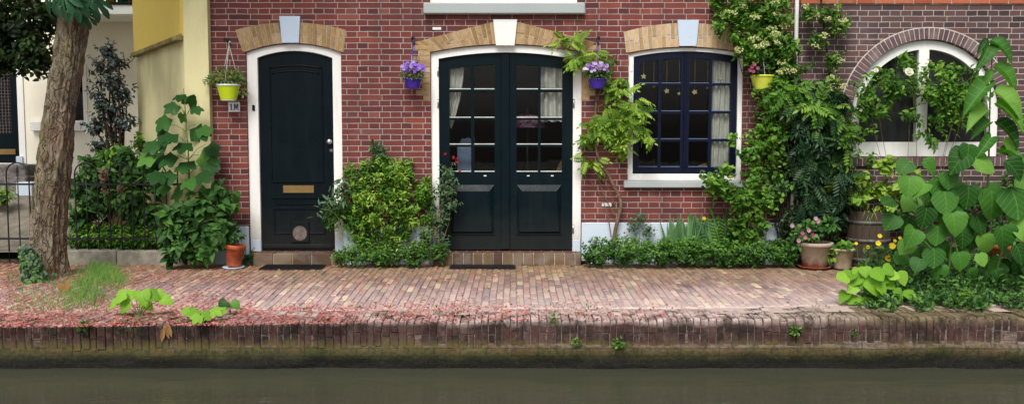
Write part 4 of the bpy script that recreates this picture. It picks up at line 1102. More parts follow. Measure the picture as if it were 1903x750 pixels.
# rising garden and path behind the fence
def garden(x, y):
    s_ = max(0, min(1, (y - .25) / 2.4)); return .03 + .78 * s_ + .05 * noise.noise(Vector((x * 2, y * 2, 0)))
sheet(-11, X(392) - .02, -.02, 2.9, 50, 24, garden, 'soil', 'garden_ground')
v = []; f = []
for j in range(13):
    y = -.05 + 2.3 * j / 12
    for xx in (-9.5, X(-120, 400), X(20, 400), X(128, 400)): v.append((xx - .2 * j / 12, y, garden(xx, y) + .09))
for j in range(12):
    for i in range(3): f.append((j * 4 + i, j * 4 + i + 1, j * 4 + i + 5, j * 4 + i + 4))
mb = MB(); mb.add(v, f, True); o = mb.build('garden_path', M['path'], None); o['kind'] = 'structure'
kx0, kx1 = X(118, 470), X(345, 470)
mb = MB(); x = kx0
while x < kx1 - .1: mb.box(x, min(x + .62, kx1), -.07, .08, -.05, Z(465, -.07) - R.uniform(0, .008), .012); x += .628
tag(mb.build('garden_kerb', M['kerb'], None), 'low pale stone kerb under the iron fence', 'kerb')

# ================================================================ iron fence
FY = .01
fence = thing('iron_fence', 'black wrought iron fence with hooped tops and spear points beside the tree', 'fence', (X(200, 400, FY), FY, 0))
z_hoop, z_rail, z_low = at(0, 302, FY).z, at(0, 342, FY).z, at(0, 443, FY).z
zt0 = .02
for k in range(-2, 6):
    xc = X(33 + 63.6 * k, 340, FY); hw = 21 / ppm(FY); zs = z_hoop - hw
    zb = .02 if 33 + 63.6 * k < 110 else .1
    pts = [(xc - hw, FY, zb), (xc - hw, FY, z_low), (xc - hw, FY, zs)] + [(xc - hw * math.cos(a), FY, zs + hw * math.sin(a)) for a in [math.pi * i / 10 for i in range(1, 10)]] + [(xc + hw, FY, zs), (xc + hw, FY, z_low), (xc + hw, FY, zb)]
    MB().tube(pts, .0085, 7).build('hoop', M['black_iron'], fence)
    mb = MB(); zt = at(0, 312, FY).z
    mb.tube([(xc, FY, zb), (xc, FY, zt - .03)], .0075, 6)
    mb.lathe([(.007, -.03), (.016, -.015), (.009, 0), (.02, .03), (.012, .07), (0, .11)], (xc, FY, zt - .07), 8, .5)
    mb.build('spear', M['black_iron'], fence)
for zz_ in (z_rail, z_low):
    MB().box(X(-120, 340, FY), X(388, 340, FY), FY - .006, FY + .006, zz_ - .011, zz_ + .011).build('rail', M['black_iron'], fence)

# ================================================================ chestnut tree at the quay
TY = -.9
ks = [(505, 88, 41), (480, 89, 38), (440, 90, 36.5), (400, 92, 36), (350, 96, 36), (300, 101, 36), (250, 106, 35), (200, 112, 33.5), (150, 120, 31.5), (100, 128, 29.5), (50, 134, 28), (0, 141, 27), (-60, 150, 26)]
tree = thing('chestnut_tree', 'leaning thick chestnut trunk with rough mossy bark at the quay', 'tree', tuple(at(88, 510, TY)))
cps = [(at(px, py, TY), r_ / ppm(TY)) for py, px, r_ in ks]
c0, r0 = cps[0]; cps = [(c0 + Vector((-.01, 0, -.16)), r0 * 1.3), (c0 + Vector((-.005, 0, -.05)), r0 * 1.12)] + cps
last = cps[-1]; cps.append((last[0] + Vector((.1, 0, .55)), last[1] * .95)); cps.append((last[0] + Vector((.16, 0, 1.1)), last[1] * .85))
rings = []
for i in range(len(cps) - 1):
    for k in range(14): s_ = k / 14; rings.append((cps[i][0].lerp(cps[i + 1][0], s_), cps[i][1] * (1 - s_) + cps[i + 1][1] * s_))
rings.append(cps[-1]); n = 120; v = []
for c, r_ in rings:
    for k in range(n):
        a = 2 * math.pi * k / n; d = Vector((math.cos(a), math.sin(a), 0))
        q = Vector((d.x * 1.4, d.y * 1.4, c.z * .75))
        rg = noise.ridged_multi_fractal(Vector((d.x * 2.6, d.y * 2.6, c.z * 1.5)), 1.0, 2.1, 5, 1.0, 2.0)
        pl = noise.noise(Vector((d.x * 5, d.y * 5, c.z * 4)))
        h_ = .018 * noise.noise(q * 1.3) + .014 * (rg - 1.0) + .012 * max(0, min(1, (pl - .05) * 9)) + .008 * max(0, min(1, (noise.noise(Vector((d.x * 8, d.y * 8, c.z * 7))) + .1) * 9)) + .006 * noise.noise(Vector((d.x * 11, d.y * 11, c.z * 16)))
        flare = .05 * max(0, .28 - c.z) * (1 + math.sin(a * 5 + 1)) * 1.6
        v.append(c + d * (r_ * .76 + h_ + flare))
f = [(i * n + k, i * n + (k + 1) % n, (i + 1) * n + (k + 1) % n, (i + 1) * n + k) for i in range(len(rings) - 1) for k in range(n)]
mb = MB(); mb.add(v, f, True); top = cps[-1][0]
for d, r_ in (((-1.1, .3, 1.2), .1), ((.9, -.5, 1.3), .11), ((.1, .9, 1.4), .09)):
    e = top + Vector(d); mb.tube(curve(top - Vector((0, 0, .15)), e, (0, 0, .1), 7, .03), [r_ * (1 - .1 * i) for i in range(8)], 10)
mb.tube(curve(at(140, 10, TY - .1), at(110, 14, TY - .42), (0, 0, .02), 4, .005), .008, 5)
mb.build('trunk', M['bark'], tree)
inst = []
def chest(px, py, Y, a, nn, s_): inst.append((orient(Vector(a), Vector(nn)), at(px, py, Y), s_ * .86, R.uniform(0, .8)))
chest(118, -8, TY - .38, (-.15, -.25, -1), (-.2, -1, .5), .27); chest(140, 4, TY - .34, (.3, -.3, -.8), (.4, -1, .3), .22)
chest(163, -6, TY - .28, (.55, -.2, -.9), (.5, -1, .35), .23); chest(100, -10, TY - .3, (-.5, -.1, -.7), (-.3, -1, .4), .25)
chest(172, 0, TY - .1, (.7, .1, -.55), (.1, -.8, .6), .26); chest(132, -14, TY - .35, (.05, -.3, -1), (0, -1, .2), .25)
chest(160, 28, TY - .2, (.35, 0, -1), (.6, -1, .1), .17); chest(150, -8, TY - .3, (.3, -.3, -.8), (.1, -1, .3), .24)
for _ in range(300):                                  # the crown above the frame
    d = rv(); c = top + Vector((d.x * 2.6, d.y * 2.0, 1.25 + d.z * 1.0))
    inst.append((orient(d + Vector((0, 0, -.5)), Vector((0, 0, 1)) + rv() * .5), c, R.uniform(.24, .36)))
scatter('crown', T_chest, inst, L['chestnut'], tree)

# dark tree behind, top corner
shrub('dark_tree', 'dark dense evergreen tree behind the fence in the corner', 'tree', at(-200, 410, 1.4), [(30, 40, 75, 65, 1.1, .6), (70, 95, 42, 30, 1.0, .4), (15, 105, 50, 28, 1.0, .4), (-40, 70, 60, 80, 1.2, .6), (95, 28, 25, 28, 1.1, .3), (70, 110, 24, 18, .9, .3), (-20, -40, 120, 60, 1.2, .6)], T_broad, .075, 6500, 'darktree', 'twig_dark', stem_r=.05, twigs=.1, twig=.25, front=.5, fork=at(-110, 60, 1.3))
# holly
shrub('holly_shrub', 'tall blue-black glossy holly against the cream wall', 'shrub', at(218, 330, .9), [(200, 92, 28, 22, .9, .16), (186, 120, 30, 22, .9, .2), (222, 110, 26, 16, .9, .2), (205, 150, 42, 22, .9, .22), (185, 175, 30, 22, .9, .2), (228, 170, 30, 26, .9, .2), (205, 205, 48, 26, .9, .25), (178, 235, 26, 22, .9, .2), (235, 225, 24, 20, .9, .2), (185, 265, 24, 20, .9, .2), (210, 250, 20, 30, .9, .15)], T_broad, .05, 1700, 'holly', 'twig_dark', stem_r=.022, twigs=.35, twig=.14, up=.5, front=.4)
sh, hi, _ = shrub('garden_shrub', 'loose green hydrangea bush with dull flower heads behind the fence', 'shrub', at(210, 440, .35), [(165, 320, 28, 24, .35, .25), (205, 330, 40, 30, .35, .3), (250, 320, 26, 36, .3, .25), (180, 375, 42, 34, .3, .3), (240, 370, 45, 34, .3, .3), (150, 350, 22, 20, .3, .2), (240, 290, 25, 24, .5, .2), (285, 335, 22, 22, .3, .2), (150, 400, 26, 30, .3, .2), (270, 400, 34, 36, .3, .2), (165, 300, 18, 14, .4, .15)], T_ovate, .085, 2600, 'mid', 'twig', stem_r=.012, twig=.15, front=.5)
for px, py in ((192, 333), (196, 355), (224, 352), (291, 330), (192, 320)):
    c = at(px, py, .12); scatter('flower_head', T_petal, [(orient(rv(), rv() + Vector((0, -.6, .5))), c + rv() * .05, .024) for _ in range(70)], L['dull'], sh)
shrub('leafy_shrub', 'bright green shrub below the holly against yellow wall', 'shrub', at(255, 380, .7), [(225, 285, 30, 22, .8, .2), (195, 290, 24, 18, .8, .2), (255, 260, 10, 25, .8, .12)], T_ovate, .07, 420, 'fresh', 'twig', twig=.15)
shrub('path_bush', 'low bright bush beside the garden path behind the hooped fence', 'bush', at(8, 385, 1.3), [(5, 362, 24, 18, 1.3, .2), (-20, 365, 24, 20, 1.3, .2)], T_ovate, .06, 320, 'fresh', 'twig', twig=.1)
inst, _, _ = leaf_cloud([(210, 446, 90, 20, .14, .12), (150, 444, 35, 19, .14, .1), (270, 440, 35, 22, .14, .12), (200, 425, 80, 14, .3, .14)], 2800, .045, per=6, twig=.1, up=.9)
tag(scatter('ground_cover', T_ovate, inst, L['fresh']), 'bright green leafy ground cover along the kerb inside the fence', 'ground cover', kind='stuff')

# sycamore sapling
base = at(352, 480, -.28)
t_ = thing('maple_sapling', 'young sycamore sapling with large lobed leaves against the yellow wall', 'sapling', tuple(base))
tip = at(341, 165, -.22); stem = curve(base, tip, (.03, 0, 0), 12, .008)
mb = MB(); mb.tube(stem, [.014 * (1 - .7 * i / 12) for i in range(13)], 7); inst = []
lv = [(318, 215, 26), (362, 232, 25), (330, 192, 20), (352, 180, 20), (337, 172, 18), (372, 240, 22), (300, 262, 24), (322, 250, 26), (290, 285, 27), (310, 290, 28), (345, 262, 25), (330, 285, 27), (370, 288, 24), (382, 268, 22), (350, 300, 28), (300, 315, 24), (325, 318, 26), (372, 320, 25), (350, 330, 26), (385, 300, 20), (340, 205, 16), (362, 195, 17), (310, 232, 18), (345, 345, 26), (375, 345, 22), (320, 345, 22), (285, 300, 20)]
for px, py, s_ in lv:
    p = at(px, py, -.28 + R.uniform(-.16, .14)); q = min(stem, key=lambda k: (k - (p + Vector((0, 0, -.1)))).length)
    mb.tube([q, q.lerp(p, .5) + Vector((0, 0, .03)), p], [.004, .003, .0025], 5, False)
    out_ = Vector((p.x - q.x, p.y - q.y, 0)); out_ = out_.normalized() if out_.length > .02 else Vector((.3, -1, 0))
    for _ in range(2 if R.random() < .5 else 1):
        inst.append((orient(out_ * .8 + Vector((R.uniform(-.4, .4), -.35, -.55)), Vector((0, -.75, .75)) + rv() * .35), p + rv() * .03, s_ / ppm(-.2) * 1.45))
scatter('foliage', T_maple, inst, L['maple'], t_); mb.build('stem', M['green_stem'], t_)

shrub('hydrangea_bush', 'broad leaved bush in front of the kerb beside the leaning terracotta pot', 'bush', at(365, 488, -.42), [(370, 390, 55, 38, -.38, .22), (335, 425, 40, 38, -.4, .22), (400, 420, 42, 42, -.38, .22), (360, 460, 52, 28, -.42, .2), (425, 370, 18, 18, -.32, .15), (408, 352, 20, 18, -.3, .15), (320, 460, 26, 24, -.45, .15), (310, 395, 24, 20, -.4, .15)], T_ovate, .115, 900, 'mid', 'green_stem', stem_r=.008, twig=.16, front=.55)
# ================================================================ shrubs between the doors
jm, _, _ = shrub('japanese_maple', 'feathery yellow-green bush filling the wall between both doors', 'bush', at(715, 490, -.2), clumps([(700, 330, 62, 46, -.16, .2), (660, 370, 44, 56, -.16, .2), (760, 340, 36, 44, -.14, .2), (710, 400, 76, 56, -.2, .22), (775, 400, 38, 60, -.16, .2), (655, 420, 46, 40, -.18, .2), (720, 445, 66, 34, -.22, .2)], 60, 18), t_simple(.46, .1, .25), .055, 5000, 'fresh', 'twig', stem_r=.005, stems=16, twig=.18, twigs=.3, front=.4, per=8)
shrub('tall_shoot', 'grey-green narrow leaved shoots rising above and beside the feathery bush', 'shrub', at(700, 470, -.1), [(703, 275, 18, 26, -.12, .08), (620, 372, 30, 14, -.3, .1), (640, 350, 18, 22, -.28, .1), (700, 310, 20, 16, -.12, .08), (608, 378, 12, 10, -.32, .06)], T_narrow, .09, 230, 'greyg', 'green_stem', stem_r=.006, twig=.16)
shrub('low_bush', 'dark small-leaved low bush at the foot of the wall between doors', 'bush', at(710, 492, -.3), [(650, 472, 42, 22, -.32, .16), (710, 470, 45, 24, -.32, .16), (770, 468, 40, 26, -.3, .16), (815, 465, 18, 20, -.25, .12)], T_small, .035, 2600, 'hedge', 'twig', stem_r=.006, twig=.09)
sv, _, _ = shrub('salvia', 'wiry sage shrub with small red flowers against the double door frame', 'shrub', at(808, 488, -.15), [(832, 318, 20, 24, -.16, .08), (822, 350, 22, 22, -.15, .08), (832, 380, 26, 22, -.15, .1), (815, 410, 24, 26, -.16, .1), (822, 450, 22, 26, -.18, .1), (840, 345, 10, 30, -.16, .06), (800, 375, 12, 40, -.12, .06)], t_simple(.5, .1, .2), .045, 900, 'greyg', 'twig', stem_r=.006, twig=.12)
for px, py in ((827, 286), (848, 295), (849, 301), (842, 292), (855, 318)):
    c = at(px, py, -.2); scatter('blossom', T_petal, [(orient(rv(), rv() + Vector((0, -1, 0))), c + rv() * .012, .022) for _ in range(7)], L['redp'], sv)
inst, _, _ = leaf_cloud(clumps([(740, 330, 40, 50, -.3, .1), (690, 320, 40, 30, -.3, .1), (750, 410, 40, 40, -.34, .1), (690, 390, 50, 40, -.34, .1)], 34, 14), 800, .05, per=8, twig=.16, front=.3, up=.8)
scatter('young_foliage', t_simple(.46, .1, .25), inst, L['lime'], jm)
# ================================================================ wisteria
bs = at(1140, 478, -.12)
wr = thing('wisteria', 'yellow-green wisteria climbing between the double door and the window', 'climber', tuple(bs))
mb = MB()
def pxpath(pts, Y): return [at(a, b, Y + R.uniform(-.015, .015)) for a, b in pts]
def smooth(pts, k=3):
    for _ in range(k):
        q = [pts[0]]
        for i in range(len(pts) - 1): q += [pts[i].lerp(pts[i + 1], .25), pts[i].lerp(pts[i + 1], .75)]
        pts = q + [pts[-1]]
    return pts
def branch(mb, pts, Y, r0, r1, n=7):
    p = smooth(pxpath(pts, Y)); mb.tube(p, [r0 + (r1 - r0) * i / (len(p) - 1) for i in range(len(p))], n)
branch(mb, [(1138, 478), (1142, 430), (1152, 395), (1155, 372), (1140, 345), (1128, 318), (1112, 300), (1104, 255), (1108, 190)], -.09, .024, .012)
branch(mb, [(1136, 440), (1128, 390), (1110, 350), (1085, 325)], -.06, .006, .003); branch(mb, [(1143, 400), (1122, 365), (1110, 320), (1098, 300)], -.06, .008, .004)
branch(mb, [(1145, 385), (1130, 350), (1118, 310)], -.08, .007, .004); branch(mb, [(1108, 190), (1105, 140), (1075, 95), (1045, 75)], -.06, .01, .004)
branch(mb, [(1108, 200), (1130, 190), (1160, 195), (1195, 205)], -.08, .009, .004); branch(mb, [(1108, 240), (1160, 235), (1205, 245)], -.1, .008, .003); branch(mb, [(1108, 190), (1130, 130), (1150, 95)], -.05, .009, .004)
mb.build('stem', M['twig'], wr)
lob = [(1058, 82, 20, 14, -.1, .06), (1080, 98, 26, 14, -.12, .07), (1110, 100, 30, 16, -.08, .06), (1142, 100, 22, 14, -.08, .06), (1150, 132, 14, 26, -.07, .06), (1145, 170, 18, 18, -.07, .06), (1170, 190, 26, 12, -.14, .08), (1108, 212, 36, 20, -.14, .1), (1155, 222, 36, 18, -.16, .1), (1192, 240, 24, 16, -.18, .09), (1120, 250, 38, 20, -.14, .1), (1180, 205, 26, 14, -.16, .08), (1100, 288, 24, 12, -.12, .08), (1115, 305, 18, 10, -.12, .07), (1150, 265, 26, 14, -.14, .08), (1200, 205, 12, 10, -.18, .05)]
inst, tw, _ = leaf_cloud(clumps(lob, 40, 14), 350, .14, per=3, twig=.1, droop=.45, up=.6, front=.5)
scatter('foliage', T_wist, inst, L['lime'], wr)
# ================================================================ hedge and the plants behind it
hd = [(1112, 466, 34, 28, -.32, .2), (1165, 462, 42, 31, -.32, .22), (1225, 464, 44, 29, -.32, .22), (1285, 465, 44, 29, -.32, .22), (1345, 466, 44, 28, -.32, .22), (1405, 466, 42, 28, -.32, .22), (1455, 467, 32, 27, -.32, .2)]
shrub('low_hedge', 'low clipped small-leaved hedge below the navy window', 'hedge', at(1280, 490, -.3), hd, T_box, .034, 9500, 'hedge', 'twig', stem_r=.005, twig=.07, twigs=.05, shell=.33, per=8)
ir = thing('iris', 'clump of upright sword-shaped iris leaves behind the low hedge', 'plant', tuple(at(1270, 470, -.12)))
inst = []
for _ in range(110):
    p = at(R.choice((1250, 1265, 1285, 1310, 1322)) + R.uniform(-14, 14), 462, -.13 + R.uniform(-.05, .05)); inst.append((orient(Vector((R.uniform(-.28, .28), -.05, 1)), Vector((R.uniform(-.5, .5), -1, 0))), p, R.uniform(.26, .42)))
scatter('foliage', T_iris, inst, L['iris'], ir)
c = at(1309, 405, -.2); scatter('flower', T_petal, [(orient(rv(), rv() + Vector((0, -1, .2))), c + rv() * .014, .03) for _ in range(14)], L['yellowp'], ir)
gr, _, _ = shrub('small_rose', 'dull green small bush with a few tiny red flowers beside wisteria trunk', 'bush', at(1185, 470, -.12), [(1180, 415, 22, 22, -.12, .1), (1205, 425, 18, 18, -.12, .1), (1195, 400, 14, 12, -.12, .08)], T_small, .03, 420, 'greyg', 'twig', stem_r=.004, twig=.08)
for px, py in ((1165, 405), (1173, 415), (1205, 412), (1160, 432)):
    c = at(px, py, -.22); scatter('blossom', T_petal, [(orient(rv(), rv() + Vector((0, -1, 0))), c + rv() * .01, .018) for _ in range(6)], L['redp'], gr)
fp = thing('fern', 'light green arching fern fronds at the end of the iris clump', 'plant', tuple(at(1350, 470, -.15)))
inst = []
for px, py, a in ((1335, 470, -.5), (1340, 472, -.15), (1350, 470, .2), (1360, 472, .6), (1345, 470, .05)):
    inst.append((orient(Vector((a, -.25, 1)), Vector((-a * .4, -1, .3))), at(px, py, -.16), R.uniform(.36, .46)))
scatter('foliage', T_fern, inst, L['fresh'], fp)
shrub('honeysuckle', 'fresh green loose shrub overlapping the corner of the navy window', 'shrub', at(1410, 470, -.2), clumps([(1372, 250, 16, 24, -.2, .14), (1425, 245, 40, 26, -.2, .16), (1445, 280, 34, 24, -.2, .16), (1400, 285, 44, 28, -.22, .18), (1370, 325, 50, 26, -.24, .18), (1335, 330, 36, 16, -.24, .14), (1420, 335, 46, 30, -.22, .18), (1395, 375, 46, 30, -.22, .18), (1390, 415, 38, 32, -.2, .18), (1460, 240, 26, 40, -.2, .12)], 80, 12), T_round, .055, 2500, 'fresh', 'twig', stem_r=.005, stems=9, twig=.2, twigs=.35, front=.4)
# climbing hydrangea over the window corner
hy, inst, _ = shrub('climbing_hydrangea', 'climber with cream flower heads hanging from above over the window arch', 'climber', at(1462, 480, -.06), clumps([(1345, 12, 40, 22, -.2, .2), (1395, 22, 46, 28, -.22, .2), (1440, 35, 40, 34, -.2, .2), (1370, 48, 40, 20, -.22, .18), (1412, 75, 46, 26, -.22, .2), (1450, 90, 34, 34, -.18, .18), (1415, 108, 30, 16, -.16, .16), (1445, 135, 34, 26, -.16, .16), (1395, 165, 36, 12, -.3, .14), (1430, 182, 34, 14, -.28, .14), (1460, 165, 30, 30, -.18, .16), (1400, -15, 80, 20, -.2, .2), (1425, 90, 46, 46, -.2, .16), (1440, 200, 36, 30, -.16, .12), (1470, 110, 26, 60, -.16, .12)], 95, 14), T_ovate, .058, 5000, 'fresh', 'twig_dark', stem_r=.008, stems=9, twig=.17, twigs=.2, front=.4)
fl = R.sample(range(len(inst)), 90); k = 0
for i in fl[:44]:
    p = inst[i][1]; k += 1
    scatter('flower_head', T_petal, [(orient(rv(), Vector((0, -1, .6)) + rv() * .6), p + Vector((0, -.05, 0)) + Vector((d.x * .06, d.y * .03, d.z * .035)), .02) for d in [rv() for _ in range(38)]], L['creamp'], hy)
ty, inst, _ = shrub('tall_vine', 'dark thin stemmed vine with pale flower clusters in front of the drainpipe', 'climber', at(1545, 478, -.1), [(1540, 20, 40, 20, -.14, .1), (1565, 45, 26, 16, -.14, .1), (1520, 70, 24, 14, -.14, .1), (1548, 110, 18, 22, -.14, .1), (1500, 20, 24, 14, -.14, .1), (1550, 150, 20, 16, -.14, .1)], T_ovate, .05, 700, 'fresh', 'twig_dark', stem_r=.006, twig=.16)
mb = MB(); branch(mb, [(1536, 470), (1548, 330), (1546, 200), (1540, 120), (1530, 40), (1522, -40)], -.08, .016, .01); mb.build('main_stem', M['twig_dark'], ty)
for i in R.sample(range(len(inst)), 16):
    p = inst[i][1]; scatter('flower_head', T_petal, [(orient(rv(), Vector((0, -1, .6)) + rv() * .6), p + Vector((0, -.04, 0)) + Vector((d.x * .05, d.y * .03, d.z * .035)), .018) for d in [rv() for _ in range(30)]], L['creamp'], ty)
shrub('lit_sprays', 'light green pinnate sprays coloured as the lit top of the dark shrub below the lime hanging pot', 'shrub', at(1500, 478, -.2), [(1480, 165, 40, 16, -.3, .1), (1520, 190, 30, 16, -.3, .1), (1450, 195, 24, 14, -.3, .1), (1560, 215, 22, 30, -.25, .1), (1570, 270, 18, 26, -.25, .1)], T_wist, .2, 110, 'fresh', 'twig_dark', stem_r=.007, twig=.1, per=3, droop=.5, front=.5)  # lighter leaf colour paints the lit top sprays of the dark pinnate shrub
# dark pinnate shrub
bs = at(1515, 480, -.15); mh = thing('mahonia', 'dark pinnate leaved shrub filling the gap between both brick houses', 'shrub', tuple(bs))
lob = [(1500, 160, 34, 18, -.22, .14), (1480, 205, 34, 22, -.22, .14), (1525, 210, 36, 26, -.24, .16), (1555, 175, 22, 14, -.2, .1), (1500, 250, 40, 26, -.24, .16), (1545, 250, 30, 30, -.22, .16), (1500, 300, 40, 30, -.22, .18), (1545, 310, 34, 34, -.2, .18), (1500, 355, 46, 32, -.18, .18), (1550, 360, 36, 30, -.16, .18), (1465, 330, 20, 30, -.16, .12)]
inst, tw, lw = leaf_cloud(lob, 460, .21, per=4, twig=.1, droop=.6, up=.6, front=.6)
scatter('foliage', T_pinn, inst, L['mahonia'], mh)
mb = MB()
for c, rx, dr, rz in lw: mb.tube(curve(bs + Vector((R.uniform(-.12, .12), 0, 0)), c, (R.uniform(-.06, .06), 0, 0)), [.016 * (1 - .6 * i / 6) for i in range(7)], 6)
mb.build('stem', M['twig_dark'], mh)
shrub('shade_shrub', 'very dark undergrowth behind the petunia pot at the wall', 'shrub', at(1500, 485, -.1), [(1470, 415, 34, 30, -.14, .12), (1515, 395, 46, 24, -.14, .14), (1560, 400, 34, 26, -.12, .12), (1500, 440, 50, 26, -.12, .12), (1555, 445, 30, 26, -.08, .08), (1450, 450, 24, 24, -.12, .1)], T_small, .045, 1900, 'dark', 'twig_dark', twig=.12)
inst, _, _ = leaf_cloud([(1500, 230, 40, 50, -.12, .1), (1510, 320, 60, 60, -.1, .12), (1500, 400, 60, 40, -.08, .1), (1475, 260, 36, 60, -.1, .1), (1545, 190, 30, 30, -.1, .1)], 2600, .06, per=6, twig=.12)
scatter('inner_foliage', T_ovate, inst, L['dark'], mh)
# climbing rose over the arched window
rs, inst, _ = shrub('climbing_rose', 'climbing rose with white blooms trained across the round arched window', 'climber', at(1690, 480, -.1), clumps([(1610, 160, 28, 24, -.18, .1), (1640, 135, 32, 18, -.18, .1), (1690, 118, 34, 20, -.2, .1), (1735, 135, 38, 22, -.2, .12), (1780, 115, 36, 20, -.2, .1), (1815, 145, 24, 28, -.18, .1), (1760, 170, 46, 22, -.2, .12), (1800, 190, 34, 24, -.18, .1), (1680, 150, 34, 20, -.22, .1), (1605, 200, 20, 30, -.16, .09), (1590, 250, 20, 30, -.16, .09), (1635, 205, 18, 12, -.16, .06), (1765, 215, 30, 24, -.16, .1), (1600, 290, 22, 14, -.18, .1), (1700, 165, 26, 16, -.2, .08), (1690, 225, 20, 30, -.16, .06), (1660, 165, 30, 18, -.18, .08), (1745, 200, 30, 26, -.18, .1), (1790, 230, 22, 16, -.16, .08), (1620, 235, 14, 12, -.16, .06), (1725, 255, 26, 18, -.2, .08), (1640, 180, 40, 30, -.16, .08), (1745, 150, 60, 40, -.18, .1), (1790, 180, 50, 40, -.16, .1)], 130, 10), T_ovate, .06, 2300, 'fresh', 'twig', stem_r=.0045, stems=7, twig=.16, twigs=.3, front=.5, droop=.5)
for px, py, s_ in ((1689, 134, .1), (1628, 131, .055), (1600, 205, .03)):
    c = at(px, py, -.34); scatter('rose_bloom', T_rose, [(orient((1, 0, .1), (0, -1, .4)), c, s_)], L['whitep'], rs)
shrub('light_shrub', 'pale lime leaved thin stemmed shrub below the round arched window', 'shrub', at(1630, 480, -.25), [(1562, 300, 20, 22, -.25, .1), (1545, 335, 14, 14, -.25, .08), (1600, 330, 30, 18, -.28, .12), (1650, 305, 30, 16, -.28, .12), (1625, 350, 34, 18, -.3, .12), (1670, 345, 30, 18, -.3, .12), (1590, 365, 26, 16, -.3, .12), (1650, 375, 30, 16, -.3, .12), (1690, 315, 22, 16, -.3, .1)], T_round, .085, 360, 'lime', 'twig', stem_r=.005, twig=.14, twigs=.4)
shrub('bamboo_bush', 'feathery mid green bush behind the large heart-leaved plant', 'bush', at(1760, 480, -.2), [(1700, 345, 30, 28, -.2, .14), (1740, 360, 40, 40, -.2, .16), (1800, 370, 50, 40, -.2, .16), (1860, 380, 50, 46, -.2, .16), (1690, 400, 34, 34, -.22, .14), (1890, 330, 34, 26, -.2, .14)], T_small, .05, 2200, 'mid', 'twig', twig=.14)
# ================================================================ the large heart-leaved plant by the water
KB = Vector((ground(1770, 545).x, -2.0, 0))
kn = thing('heart_leaved_plant', 'tall plant with very large heart-shaped leaves at the water edge', 'plant', tuple(KB))
mb = MB(); inst = []
def kstem(pts, Y0, Y1, r0=.014):
    n = len(pts); p = smooth([at(a, b, Y0 + (Y1 - Y0) * i / (n - 1)) for i, (a, b) in enumerate(pts)], 2)
    mb.tube(p, [r0 * (1 - .65 * i / (len(p) - 1)) for i in range(len(p))], 7); return p
def kleaf(px, py, s_px, ang, Y, tilt=.25, roll=0., r_=None):
    """a leaf whose stalk end is at (px, py); ang: direction of the tip seen from the water, 0 = hanging down, + towards +X"""
    p = at(px, py, Y); a = Vector((math.sin(rad(ang)), -.3 - .35 * R.random(), -math.cos(rad(ang))))
    nn = Vector((roll, -1, tilt + .3)) + rv() * .25
    inst.append((orient(a, nn), p, s_px * .74 / ppm(Y), R.random() if r_ is None else r_))
kstem([(1800, 545), (1835, 420), (1838, 280), (1840, 170), (1844, 100)], -2.0, -2.0, .013)
for q in (  # the tallest shoot: long drooping pairs
    (1838, 84, 74, -32, 1.0, .8), (1842, 80, 72, 54, 1.2, -.4), (1838, 78, 44, -58, 1.4, .3), (1847, 127, 84, 52, 1.3, -.5), (1838, 156, 100, -54, 1.3, .5), (1848, 172, 94, 50, 1.1, -.5), (1850, 196, 92, 56, 1.0, -.3), (1834, 205, 84, -70, 1.6, .3), (1850, 230, 84, 50, 1.0, -.4), (1838, 228, 60, -62, 1.2, .4), (1856, 284, 76, 78, 1.8, -.1), (1836, 130, 50, -20, .8, .6), (1842, 255, 70, -50, 1.0, .4), (1862, 262, 60, 30, .8, -.3), (1840, 76, 34, 10, .6, 0)):
    kleaf(q[0], q[1], q[2] * .96, q[3], -2.0 - .05 * R.random(), q[4] + .3, q[5])
scatter('shoot_leaves', T_shoot, inst, L['knot'], kn); inst = []
kstem([(1760, 545), (1770, 420), (1790, 320), (1800, 270)], -2.05, -2.1, .012); kstem([(1735, 545), (1725, 440), (1700, 360), (1690, 330)], -2.05, -2.15, .011)
kstem([(1790, 545), (1780, 460), (1750, 380), (1745, 320)], -2.1, -2.15, .011); kstem([(1840, 545), (1870, 440), (1895, 360)], -2.0, -2.05, .012); kstem([(1770, 545), (1740, 470), (1700, 430)], -2.15, -2.25, .008)
